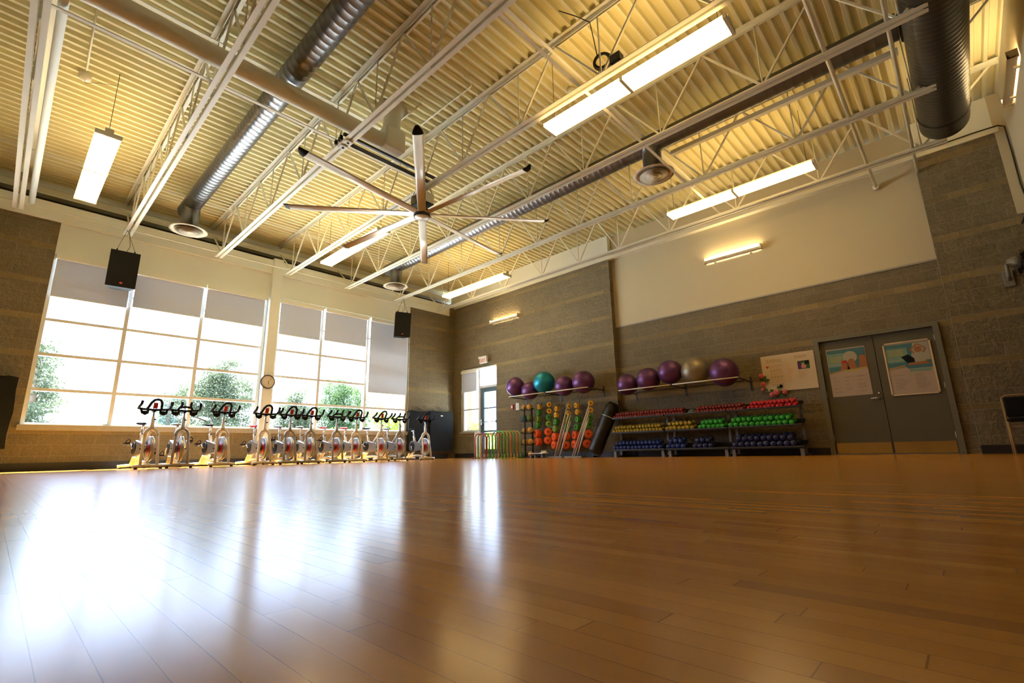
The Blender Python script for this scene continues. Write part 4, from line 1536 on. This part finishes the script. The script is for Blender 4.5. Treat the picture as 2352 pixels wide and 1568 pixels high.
r0 = make_rack('black three tier dumbbell rack nearest the wrapped roll', 1.30)
r0.location = (6.86, 0, 0)
for x, lab in ((8.20, 'black three tier dumbbell rack in the middle, below the grey ball'), (9.52, 'black three tier dumbbell rack beside the double doors, below the schedule board')):
    c = copy_tree(r0)
    c.location = (x, 0, 0)
    c['label'] = lab


def dumbbell_mesh(mat, r, L):
    b = MB()
    hx = []
    for k in range(8):
        a = PI / 8 + 2 * PI * k / 8
        hx.append((math.cos(a), math.sin(a)))
    prof = [(1e-4, -L), (r * 0.75, -L), (r, -L + r * 0.35), (r, -L + r * 1.1), (r * 0.75, -L + r * 1.4), (r * 0.36, -L + r * 1.5),
            (r * 0.36, L - r * 1.5), (r * 0.75, L - r * 1.4), (r, L - r * 1.1), (r, L - r * 0.35), (r * 0.75, L), (1e-4, L)]
    b.lathe(prof, mat, 12, (0, 0, 0), 'Y')
    return b.mesh('dumbbell')


def db_row(x0, x1, shelf, mat, r, L, lab, grp, rows=2, jitter=0.006, skip=()):
    me = dumbbell_mesh(mat, r, L)
    z0, yf, nm = SH[shelf]
    rr = random.Random(int(x0 * 100) + shelf)
    step = 2 * r + 0.004
    n_ = int((x1 - x0) / step)
    tl = math.atan2(0.085, 0.30)
    for row in range(rows):
        for i in range(n_):
            if (row, i) in skip:
                continue
            x = x0 + r + i * step + (r if row == 1 else 0)
            if row == 1 and i == n_ - 1:
                continue
            o = bpy.data.objects.new('dumbbell', me)
            COL.objects.link(o)
            # second layer nests on the first, further back
            dy = L + 0.012 + (0.05 if row else 0)
            dz = r + (r * 1.75 if row else 0)
            o.location = (x, yf + dy + rr.uniform(-jitter, jitter), z0 - 0.008 + dy * math.tan(tl) + dz)
            o.rotation_euler = (tl, rr.uniform(0, 1), rr.uniform(-0.03, 0.03))
            tag(o, lab, 'dumbbell', grp)


db_row(6.24, 8.02, 0, 'd_maroon', 0.030, 0.085, 'small dark red dumbbell packed on the left half of the top shelf', 'dark red dumbbells on the top shelf')
db_row(8.20, 9.24, 0, 'd_maroon', 0.031, 0.085, 'small red dumbbell in the middle of the top shelf, right of the grey cloth', 'red dumbbells in the middle of the top shelf')
db_row(9.26, 10.14, 0, 'd_red', 0.034, 0.085, 'bright red dumbbell at the right end of the top shelf', 'bright red dumbbells on the top shelf')
db_row(6.22, 7.50, 1, 'd_yellow', 0.037, 0.09, 'small mustard yellow dumbbell on the left rack, middle shelf', 'yellow dumbbells on the left rack')
db_row(7.54, 8.24, 1, 'd_yellow', 0.044, 0.10, 'mustard yellow dumbbell on the middle rack beside the green ones', 'yellow dumbbells on the middle rack')
db_row(8.26, 8.84, 1, 'd_green', 0.044, 0.10, 'bright green dumbbell on the middle rack beside the yellow ones', 'green dumbbells on the middle rack')
db_row(8.88, 10.14, 1, 'd_green', 0.047, 0.11, 'bright green dumbbell on the rack beside the doors', 'green dumbbells on the right rack')
db_row(6.22, 7.50, 2, 'd_blue', 0.045, 0.10, 'blue dumbbell on the bottom shelf of the left rack', 'blue dumbbells on the left rack')
db_row(7.54, 7.98, 2, 'd_blue', 0.052, 0.11, 'dark blue dumbbell on the bottom shelf of the middle rack, left group', 'dark blue dumbbells, left group of the middle rack')
db_row(8.12, 8.62, 2, 'd_navy', 0.052, 0.11, 'navy dumbbell on the bottom shelf of the middle rack, right group', 'navy dumbbells, right group of the middle rack')
db_row(8.92, 10.16, 2, 'd_navy', 0.055, 0.12, 'large navy dumbbell on the bottom shelf of the rack beside the doors', 'navy dumbbells on the right rack')
# crumpled grey-teal cloth on the top shelf
b = MB()
rnd = random.Random(5)
vs = []
nx, ny = 14, 8
for j in range(ny):
    for i in range(nx):
        u, v = i / (nx - 1), j / (ny - 1)
        e = math.sin(PI * u) ** 0.5 * math.sin(PI * v) ** 0.5 if 0 < u < 1 and 0 < v < 1 else 0
        vs.append((8.03 + 0.16 * u, -0.54 + 0.22 * v, 0.885 + v * 0.06 + e * (0.07 + rnd.uniform(-0.02, 0.02))))
MT['cloth'] = plain('grey_teal_cloth', (0.10, 0.16, 0.15), 0.85, var=0.2)
b.add(vs, [(j * nx + i, j * nx + i + 1, (j + 1) * nx + i + 1, (j + 1) * nx + i) for j in range(ny - 1) for i in range(nx - 1)], 'cloth', True)
o = b.obj('folded_cloth')
sm = o.modifiers.new('thick', 'SOLIDIFY')
sm.thickness = 0.006
tag(o, 'crumpled grey teal cloth lying among the red dumbbells on the top shelf', 'cloth')

# ------------------------------------------------------------------ schedule board with flowers
t = thing('schedule_board', 'cream paper board headed schedule and events beside the double doors', 'notice board', (9.48, 0, 1.24))
MB().prism([(0.0, 0.0), (0.935, 0.0), (0.935, 0.725), (-0.01, 0.72)], -0.012, 0.0, 'paper', 'XZ').obj('board', t)
text_mesh('SCHEDULE', 0.085, 0.001, 'p_tan', 'heading', t, (0.08, -0.014, 0.585), (PI / 2, 0, 0), xs=0.68)
text_mesh('EVENTS', 0.085, 0.001, 'p_tan', 'heading', t, (0.60, -0.014, 0.60), (PI / 2, 0, 0), xs=0.72)
b = MB()
for k, z in enumerate((0.50, 0.405, 0.285, 0.13)):
    b.box((0.13, -0.0145, z), (0.37, -0.012, z + 0.005), 'p_ink')
rnd = random.Random(11)
for k in range(14):
    z = 0.47 - k * 0.028
    xx = 0.14
    while xx < 0.34:
        w_ = rnd.uniform(0.02, 0.05)
        b.box((xx, -0.0135, z), (xx + w_, -0.012, z + 0.008), 'p_pink' if k % 3 == 0 else 'p_tan')
        xx += w_ + 0.018
for k in range(9):
    z = 0.50 - k * 0.04
    b.box((0.44, -0.0135, z), (0.44 + rnd.uniform(0.05, 0.11), -0.012, z + 0.008), 'p_pink')
for k in range(5):
    z = 0.34 - k * 0.03
    b.box((0.63, -0.0135, z), (0.63 + rnd.uniform(0.08, 0.2), -0.012, z + 0.006), 'p_tan')
b.obj('text_lines', t)
b = MB()
b.prism([(0.095, 0.46), (0.125, 0.50), (0.118, 0.515), (0.103, 0.515), (0.095, 0.505), (0.087, 0.515), (0.072, 0.515), (0.065, 0.50)], -0.016, -0.012, 'exit_red', 'XZ')
b.obj('heart', t)
b = MB()
b.box((0.64, -0.016, 0.385), (0.84, -0.012, 0.545), 'petal_leaf')
b.box((0.64, -0.018, 0.385), (0.70, -0.015, 0.53), 'purple')
b.box((0.70, -0.018, 0.40), (0.78, -0.015, 0.46), 'p_pink')
b.box((0.71, -0.019, 0.46), (0.755, -0.015, 0.50), 'p_white')
b.box((0.77, -0.019, 0.47), (0.835, -0.015, 0.54), 'black')
b.obj('photo', t)
t = thing('flower_garland', 'garland of pink silk flowers with green leaves along the lower left of the schedule board', 'garland', (9.48, -0.02, 1.24))
MB().tube([(-0.03, -0.01, 0.34), (0.0, -0.015, 0.24), (0.0, -0.015, 0.10), (0.03, -0.015, 0.02), (0.12, -0.015, -0.05), (0.24, -0.015, -0.03), (0.36, -0.01, 0.0)], 0.005, 'petal_leaf', 6).obj('vine', t)
for (fx, fz, fr, fmt) in ((-0.03, 0.33, 0.040, 'flower'), (-0.01, 0.16, 0.040, 'flower'), (-0.03, 0.06, 0.030, 'flower'), (0.13, -0.06, 0.042, 'flower'),
                          (0.21, -0.03, 0.042, 'flower'), (0.36, -0.03, 0.036, 'flower')):
    b = MB()
    fr *= 1.35
    for k in range(9):
        a = 2 * PI * k / 9 + fx * 10
        rad = fr * (0.55 if k % 2 else 0.75)
        b.ball((fx + rad * math.cos(a) * 0.8, -0.025 - (0.012 if k % 2 else 0), fz + rad * math.sin(a) * 0.8), fr * 0.42, fmt, 8, (1, 0.5, 1))
    b.ball((fx, -0.04, fz), fr * 0.4, fmt, 8)
    b.obj('flower', t)
for (fx, fz, a) in ((0.02, 0.25, 1.2), (0.05, 0.20, 2.2), (0.04, 0.22, 0.3), (0.06, 0.02, 2.6), (0.09, 0.0, 0.4), (0.26, 0.03, 1.8), (0.29, -0.06, 4.6), (0.28, 0.05, 1.0), (0.33, 0.06, 2.2)):
    b = MB()
    ca, sa = math.cos(a), math.sin(a)
    L_, w_ = 0.085, 0.034
    P_ = [(0, 0), (L_ * 0.4, w_), (L_, 0), (L_ * 0.4, -w_)]
    b.prism([(fx + p * ca - q * sa, fz + p * sa + q * ca) for p, q in P_], -0.03, -0.024, 'petal_leaf', 'XZ')
    b.obj('leaf', t)

# ------------------------------------------------------------------ posters on the double doors


def poster_base(t, w, h):
    MB().box((0, -0.004, 0), (w, 0, h), 'poster').obj('sheet', t)
    b = MB()
    b.box((0.01, -0.006, h * 0.48), (w - 0.01, -0.004, h - 0.02), 'p_blue')
    b.box((0.01, -0.0065, h * 0.62), (w * 0.50, -0.006, h - 0.09), 'p_green')
    b.box((0.01, -0.007, h * 0.66), (w * 0.42, -0.0065, h * 0.67), 'p_white')
    return b


rnd = random.Random(4)
t = thing('door_poster', 'paper poster of bathers in a pool taped on the left door leaf', 'poster', (10.61, 0.028, 1.04))
w_, h_ = 0.60, 0.885
b = poster_base(t, w_, h_)
b.prism([(0.01, h_ * 0.44), (0.01, h_ * 0.50), (w_ * 0.48, h_ * 0.56), (w_ * 0.48, h_ * 0.53)], -0.0075, -0.006, 'p_tan', 'XZ')
b.prism([(0.0, h_ * 0.40), (0.0, h_ * 0.46), (w_ * 0.45, h_ * 0.53), (w_, h_ * 0.53), (w_, h_ * 0.40)], -0.0078, -0.006, 'poster', 'XZ')
b.prism([(w_ * 0.40, h_ * 0.53), (w_ * 0.98, h_ * 0.58), (w_ * 0.98, h_ * 0.54), (w_ * 0.7, h_ * 0.49), (w_ * 0.5, h_ * 0.50)], -0.0085, -0.006, 'p_yellow', 'XZ')
b.lathe([(0.11, -0.0082), (0.0001, -0.0083)], 'p_white', 20, (w_ * 0.60, 0, h_ * 0.80), 'Y')
for (cx, cz, r_) in ((0.43, 0.66, 0.048), (0.62, 0.70, 0.055), (0.90, 0.76, 0.055)):
    b.prism([(w_ * cx - 0.08, h_ * 0.545), (w_ * cx + 0.08, h_ * 0.55), (w_ * cx + 0.05, h_ * cz - 0.02), (w_ * cx - 0.05, h_ * cz - 0.02)] if cx < 0.85 else
            [(w_ * cx - 0.07, h_ * 0.56), (w_ * 0.99, h_ * 0.57), (w_ * 0.99, h_ * cz - 0.02), (w_ * cx - 0.04, h_ * cz - 0.02)], -0.0088, -0.006, 'p_skin', 'XZ')
    b.lathe([(r_, -0.0092), (0.0001, -0.0093)], 'p_skin', 18, (w_ * cx, 0, h_ * cz), 'Y')
b.prism([(w_ * 0.35, h_ * 0.68), (w_ * 0.51, h_ * 0.69), (w_ * 0.50, h_ * 0.74), (w_ * 0.38, h_ * 0.735)], -0.0098, -0.006, 'red', 'XZ')
b.obj('picture', t)
b = MB()
for k, z in enumerate((0.80, 0.76, 0.72)):
    b.box((0.05, -0.009, z * h_), (0.05 + 0.19 - 0.02 * k, -0.0066, z * h_ + 0.018), 'p_yellow')
for k in range(9):
    for x_ in (0.04, 0.23, 0.42):
        if rnd.random() < 0.75:
            b.box((x_, -0.006, 0.34 - k * 0.033), (x_ + rnd.uniform(0.06, 0.14), -0.004, 0.345 - k * 0.033), 'p_ink')
b.obj('text_lines', t)
t = thing('door_poster', 'poster of a seated yoga pose in a white snap frame on the right door leaf', 'poster', (11.49, 0.020, 1.0))
w_, h_ = 0.60, 0.88
b = poster_base(t, w_, h_)
b.prism([(0.0, h_ * 0.40), (0.0, h_ * 0.47), (w_ * 0.42, h_ * 0.52), (w_ * 0.55, h_ * 0.40)], -0.0078, -0.006, 'poster', 'XZ')
b.prism([(0.01, h_ * 0.47), (0.01, h_ * 0.52), (w_ * 0.40, h_ * 0.56), (w_ * 0.40, h_ * 0.53)], -0.0082, -0.006, 'p_tan', 'XZ')
b.prism([(w_ * 0.55, h_ * 0.62), (w_ * 0.98, h_ * 0.62), (w_ * 0.98, h_ * 0.97), (w_ * 0.64, h_ * 0.97)], -0.0075, -0.006, 'p_white', 'XZ')
b.prism([(w_ * 0.34, h_ * 0.72), (w_ * 0.50, h_ * 0.76), (w_ * 0.62, h_ * 0.68), (w_ * 0.64, h_ * 0.60), (w_ * 0.45, h_ * 0.60)], -0.0085, -0.006, 'black', 'XZ')
b.prism([(w_ * 0.62, h_ * 0.58), (w_ * 0.88, h_ * 0.58), (w_ * 0.82, h_ * 0.78), (w_ * 0.66, h_ * 0.78)], -0.009, -0.006, 'p_white', 'XZ')
b.prism([(w_ * 0.45, h_ * 0.545), (w_ * 0.96, h_ * 0.545), (w_ * 0.90, h_ * 0.60), (w_ * 0.50, h_ * 0.59)], -0.0095, -0.006, 'p_skin', 'XZ')
b.lathe([(0.05, -0.0102), (0.0001, -0.0103)], 'p_skin', 18, (w_ * 0.74, 0, h_ * 0.84), 'Y')
for s in (-1, 1):
    b.bar((w_ * (0.74 + s * 0.10), -0.009, h_ * 0.77), (w_ * (0.74 + s * 0.17), -0.009, h_ * 0.85), 0.022, 0.002, 'p_skin', (0, 1, 0))
    b.bar((w_ * (0.74 + s * 0.17), -0.009, h_ * 0.85), (w_ * 0.74, -0.009, h_ * 0.945), 0.020, 0.002, 'p_skin', (0, 1, 0))
b.prism([(w_ * 0.48, h_ * 0.42), (w_ * 0.95, h_ * 0.42), (w_ * 0.95, h_ * 0.47), (w_ * 0.48, h_ * 0.47)], -0.0095, -0.006, 'p_green', 'XZ')
b.obj('picture', t)
b = MB()
for k, z in enumerate((0.84, 0.80, 0.76)):
    b.box((0.05, -0.009, z * h_), (0.24, -0.0066, z * h_ + 0.018), 'p_yellow')
for k in range(8):
    for x_ in (0.06, 0.34):
        if rnd.random() < 0.75:
            b.box((x_, -0.006, 0.32 - k * 0.033), (x_ + rnd.uniform(0.1, 0.2), -0.004, 0.326 - k * 0.033), 'p_ink')
b.obj('text_lines', t)
b = MB()
b.box((0.0, -0.016, h_), (w_, -0.002, h_ + 0.022), 'paper')
b.box((0.0, -0.016, -0.022), (w_, -0.002, 0), 'paper')
b.box((-0.024, -0.016, 0.0), (0, -0.002, h_ - 0.01), 'paper')
b.box((w_, -0.016, 0.0), (w_ + 0.024, -0.002, h_ - 0.01), 'paper')
b.obj('snap_frame', t, 0.003)

# ------------------------------------------------------------------ chair at the right edge
t = thing('stacking_chair', 'dark metal framed chair with black padded back at the right edge', 'chair', (12.98, -0.66, 0))
b = MB()
for s in (-1, 1):
    b.tube([(s * 0.22, -0.20, 0.0), (s * 0.22, -0.18, 0.44), (s * 0.22, 0.17, 0.45), (s * 0.215, 0.22, 0.80)], 0.012, 'p_tan', 8)
    b.tube([(s * 0.22, 0.24, 0.0), (s * 0.22, 0.13, 0.45)], 0.012, 'p_tan', 8)
b.tube([(-0.215, 0.22, 0.80), (-0.17, 0.225, 0.835), (0.17, 0.225, 0.835), (0.215, 0.22, 0.80)], 0.012, 'p_tan', 8)
b.tube([(-0.22, -0.16, 0.38), (0.22, -0.16, 0.38)], 0.009, 'p_tan', 8)
b.obj('chair_frame', t)
MB().box((-0.21, -0.22, 0.45), (0.21, 0.20, 0.50), 'black').obj('seat', t, 0.018)
MB().box((-0.20, 0.195, 0.52), (0.20, 0.235, 0.81), 'black').obj('backrest', t, 0.018)

# ------------------------------------------------------------------ wall fan
t = thing('wall_fan', 'white wall mounted oscillating fan high on the block wall at the right edge', 'wall fan', (13.18, YL, 2.80))
b = MB()
b.box((-0.06, -0.03, -0.30), (0.06, 0.0, -0.05), 'fan_white')
b.tube([(0, -0.02, -0.2), (0, -0.10, -0.15), (0, -0.16, 0.02)], 0.025, 'fan_white', 10)
b.obj('wall_bracket', t, 0.005)
Mt = Matrix.Rotation(math.radians(52), 4, 'Z') @ Matrix.Rotation(math.radians(22), 4, 'X')
b = MB()
b.lathe([(0.001, -0.05), (0.06, -0.06), (0.085, -0.12), (0.08, -0.20), (0.05, -0.24), (0.001, -0.245)], 'fan_white', 20, (0, 0, 0.10), 'Y', True, Mt.to_3x3())
b.obj('motor_housing', t)
b = MB()
for rr in (0.06, 0.10, 0.14, 0.18, 0.22):
    pts = []
    for k in range(28):
        a = 2 * PI * k / 28
        pts.append(Vector((0, 0, 0.10)) + Mt.to_3x3() @ Vector((rr * math.cos(a), -0.36 + 0.6 * rr * rr, rr * math.sin(a))))
    b.tube(pts, 0.003, 'dark_metal', 5, True)
for k in range(24):
    a = 2 * PI * k / 24
    b.tube([Vector((0, 0, 0.10)) + Mt.to_3x3() @ Vector((r_ * math.cos(a), y_, r_ * math.sin(a))) for r_, y_ in ((0.03, -0.36), (0.14, -0.35), (0.22, -0.31), (0.225, -0.29), (0.15, -0.25), (0.06, -0.24))], 0.002, 'dark_metal', 4)
b.obj('cage', t)
for k in range(3):
    a = 2 * PI * k / 3
    b = MB()
    vs = [Vector((0, 0, 0.10)) + Mt.to_3x3() @ Vector((r_ * math.cos(a + da), -0.29 + dy_, r_ * math.sin(a + da))) for r_, da, dy_ in
          ((0.03, -0.2, 0), (0.19, -0.45, -0.015), (0.19, 0.35, 0.015), (0.03, 0.4, 0))]
    b.add(vs + [v + Vector((0, 0.003, 0)) for v in vs], [(0, 1, 2, 3), (7, 6, 5, 4), (0, 4, 5, 1), (1, 5, 6, 2), (2, 6, 7, 3), (3, 7, 4, 0)], 'dark_metal')
    b.obj('blade', t)

# ------------------------------------------------------------------ cables, conduits, small fittings at the roof
b = MB()
b.tube([(12.46, -0.19, 5.165), (12.8, -0.19, 5.15), (13.2, -0.19, 5.16), (13.5, -0.19, 5.15), (13.57, -0.19, 5.10), (13.575, -0.165, 4.6),
        (13.57, -0.165, 4.1), (13.585, -0.165, 3.85), (13.56, -0.17, 3.66), (13.47, -0.165, 3.45)], 0.011, 'wire', 6)
tag(b.obj('black_cable'), 'black cable running along the ledge and down the corner at the upper right', 'cable')

t = thing('cable_coil', 'coil of black cable hanging on the joist beside the brightest ceiling light', 'cable coil', (9.72, -5.93, 5.02))
b = MB()
rnd = random.Random(2)
for k in range(9):
    rr = 0.105 + rnd.uniform(-0.018, 0.018)
    oy = rnd.uniform(-0.02, 0.02)
    b.tube([(rr * 0.9 * math.cos(2 * PI * i / 20), oy + 0.35 * rr * math.cos(2 * PI * i / 20), 1.05 * rr * math.sin(2 * PI * i / 20)) for i in range(20)], 0.010, 'wire', 5, True)
b.obj('loops', t)
MB().tube([(-0.06, -0.02, 0.1), (-0.08, -0.04, 0.35), (-0.10, -0.08, 0.62), (-0.20, -0.25, 0.66), (-0.32, -0.45, 0.68)], 0.007, 'wire', 5).obj('cable_run', t)
MB().tube([(-0.05, 0.0, -0.10), (-0.14, 0.01, -0.22), (-0.30, 0.0, -0.24)], 0.006, 'wire', 5).obj('cable_tail', t)
t = thing('junction_box', 'small dark box fixed on the joist beside the black cable coil', 'junction box', (9.95, -5.99, 4.80))
MB().box((-0.07, -0.055, 0.0), (0.07, 0.055, 0.11), 'dark_metal').obj('box', t, 0.004)

for (pts, lab) in ((
        [(5.24, -10.47, 5.715), (3.86, -10.43, 5.715)], 'thin cream conduit on the deck leading to the round sensor at the left'),
        ([(7.69, -6.50, 5.72), (7.70, -6.36, 5.715), (7.61, -6.28, 5.715), (6.33, -6.29, 5.715)], 'thin cream conduit on the deck above the ceiling fan, curved at one end'),
        ([(6.75, -6.60, 5.72), (5.97, -6.60, 5.715)], 'short cream conduit on the deck beside the turned up beige duct end')):
    tag(MB().tube(pts, 0.012, 'steel', 6).obj('conduit'), lab, 'conduit', 'conduits on the roof deck')
t = thing('ceiling_sensor', 'small round white sensor under the deck above the far left light', 'sensor', (3.70, -10.43, 5.68))
MB().lathe([(0.001, -0.035), (0.05, -0.03), (0.075, 0.0), (0.075, 0.055), (0.001, 0.06)], 'white', 20).obj('housing', t)
MB().tube([(0, 0, -0.03), (0.02, 0.02, -0.09), (0.12, 0.16, -0.06), (0.10, 0.35, 0.02)], 0.003, 'wire', 5).obj('wire', t)
t = thing('ceiling_sensor', 'small round white sensor under the deck just above the brightest ceiling light', 'sensor', (8.67, -5.10, 5.68))
MB().lathe([(0.001, -0.035), (0.05, -0.03), (0.075, 0.0), (0.075, 0.055), (0.001, 0.06)], 'white', 20).obj('housing', t)

# ------------------------------------------------------------------ outside
b = MB()
b.box((-60, -45, -0.35), (-0.9, 60, -0.22), 'pale_ground')
b.box((-0.9, 0.36, -0.35), (40, 60, -0.22), 'pale_ground')
struct(b.obj('ground_outside'))


def leaf_cloud(mb, blobs, n, size, mat, seed, flat=1.0):
    rnd = random.Random(seed)
    vols = [bl[3] * bl[4] * bl[5] for bl in blobs]
    tot = sum(vols)
    for bl, vol in zip(blobs, vols):
        for _ in range(max(8, int(n * vol / tot))):
            while True:
                p = Vector((rnd.uniform(-1, 1), rnd.uniform(-1, 1), rnd.uniform(-1, 1)))
                if p.length < 1:
                    break
            p = p * (0.55 + 0.45 * rnd.random()) / max(p.length, 0.3) * min(1.0, p.length + 0.35)
            c = Vector((bl[0] + p.x * bl[3], bl[1] + p.y * bl[4], bl[2] + p.z * bl[5]))
            a = Vector((rnd.uniform(-1, 1), rnd.uniform(-1, 1), rnd.uniform(-1, 1) * flat)).normalized()
            d_ = a.orthogonal().normalized()
            d_ = Matrix.Rotation(rnd.uniform(0, 2 * PI), 3, a) @ d_
            s1 = size * rnd.uniform(0.6, 1.3)
            s2 = s1 * rnd.uniform(0.35, 0.6)
            mb.add([c - a * s1, c + d_ * s2, c + a * s1, c - d_ * s2], [(0, 1, 2, 3)], mat)


def tree(name, label, x, y, h, blobs, n, size, mat, seed, group='trees outside the windows', tr=0.14):
    t = thing(name, label, 'tree', (x, y, -0.22), 0, group)
    b = MB()
    b.tube([(0, 0, 0), (0.05, 0.03, h * 0.5), (0, 0, h * 0.9)], [tr, tr * 0.7, tr * 0.25], 'bark', 8)
    for bl in blobs[::2]:
        b.tube([(0.03, 0.02, max(0.3, bl[2] - 0.6)), (bl[0] * 0.5, bl[1] * 0.5, bl[2] - 0.25), (bl[0], bl[1], bl[2])], [tr * 0.35, tr * 0.25, 0.02], 'bark', 6)
    b.obj('trunk', t)
    b = MB()
    leaf_cloud(b, blobs, n, size, mat, seed)
    o = b.obj('foliage', t)
    o['kind'] = 'stuff'
    return t


def pine_blobs(h, w, z0, n, seed):
    rnd = random.Random(seed)
    out = []
    for i in range(n):
        u = i / (n - 1)
        z = z0 + (h - z0) * u
        rad = w * (1 - 0.75 * u) * rnd.uniform(0.6, 1.0)
        a = rnd.uniform(0, 2 * PI)
        out.append((rad * 0.55 * math.cos(a), rad * 0.75 * math.sin(a), z, 0.30 + 0.4 * rad, 0.35 + 0.45 * rad, 0.26))
    return out


tree('pine_tree', 'tall pine at the far left of the left window', -12.2, -9.85, 5.0, pine_blobs(4.7, 1.35, 0.6, 24, 1), 9880, 0.058, 'pine', 21)
tree('pine_tree', 'broad pine filling the right bay of the left window', -12.5, -3.75, 4.9, pine_blobs(4.85, 2.0, 0.9, 34, 2) + [(0, -0.6, 3.0, 1.1, 1.5, 0.9), (0, 0.5, 3.3, 1.1, 1.4, 1.1), (0, -1.6, 2.4, 0.8, 0.9, 0.9)], 22800, 0.058, 'pine', 22)
tree('spruce_tree', 'small bluish spruce left of the broad pine', -11.8, -5.75, 3.2, [(0, 0, 0.9, 0.75, 0.75, 0.4), (0, 0, 1.35, 0.6, 0.6, 0.35), (0, 0, 1.8, 0.45, 0.45, 0.35), (0, 0, 2.3, 0.33, 0.33, 0.3), (0, 0, 2.7, 0.2, 0.2, 0.28), (0, 0, 3.0, 0.09, 0.09, 0.25)], 5700, 0.041, 'spruce', 23)
tree('pine_tree', 'rounded pine just right of the clock pillar', -12.0, -0.45, 3.6, pine_blobs(3.55, 1.5, 0.8, 22, 5) + [(0, 0, 2.2, 1.0, 1.15, 0.8)], 12350, 0.054, 'pine', 24)
tree('broadleaf_tree', 'leafy green tree in the middle bay of the right window', -12.3, 2.2, 4.8, [(0, -0.4, 3.9, 0.8, 0.9, 0.7), (0, 0.4, 3.3, 0.9, 1.1, 0.9), (0, -0.7, 2.7, 0.9, 1.0, 0.8), (0, 0.5, 2.2, 0.9, 1.3, 0.8), (0, -0.3, 1.4, 0.9, 1.4, 0.8)], 17100, 0.061, 'leaf', 25)
tree('broadleaf_tree', 'light green leafy bush tree in the rightmost window bay', -11.5, 4.6, 2.9, [(0, -0.7, 2.6, 0.6, 0.6, 0.6), (0, 0.1, 2.0, 0.8, 1.0, 0.6), (0, 1.0, 2.2, 0.7, 0.7, 0.5), (0, 0.3, 1.2, 0.9, 1.4, 0.7)], 7980, 0.054, 'hedge', 26)
tree('broadleaf_tree', 'bright yellow green shrub seen through the corner sidelight', -8.6, 8.6, 2.2, [(0, 0, 1.6, 1.0, 1.0, 0.6), (-0.6, 0.2, 1.1, 1.0, 1.0, 0.8), (0.4, 0.5, 0.9, 0.9, 1.0, 0.7)], 7600, 0.054, 'hedge', 27)
b = MB()
rnd = random.Random(8)
hb = [(-10.4 + rnd.uniform(-0.3, 0.3), -11.2 + i * 0.55, 0.75 + rnd.uniform(-0.12, 0.12), 0.5, 0.5, 0.75) for i in range(31)]
leaf_cloud(b, hb, 17100, 0.051, 'hedge', 31)
o = b.obj('hedge')
o['kind'] = 'stuff'
tag(o, 'low yellow green hedge running along outside under the windows', 'hedge')
o.location.z = -0.05

for (x, y, h, lab) in ((-38.0, 13.5, 10.6, 'distant floodlight mast seen right of the clock pillar'), (-38.0, -9.0, 17.6, 'distant floodlight mast at the upper left corner of the left window')):
    t = thing('floodlight_mast', lab, 'floodlight mast', (x, y, -0.22), 0, 'floodlight masts outside')
    MB().tube([(0, 0, 0), (0, 0, h)], [0.14, 0.07], 'mast', 8).obj('pole', t)
    b = MB()
    for r_ in range(2):
        b.bar((0, -0.8, h - r_ * 0.9), (0, 0.8, h - r_ * 0.9), 0.1, 0.1, 'mast')
        for i in range(3):
            b.box((-0.1, -0.8 + i * 0.65, h - r_ * 0.9 + 0.05), (0.25, -0.45 + i * 0.65, h - r_ * 0.9 + 0.38), 'mast')
    b.obj('lamp_heads', t)
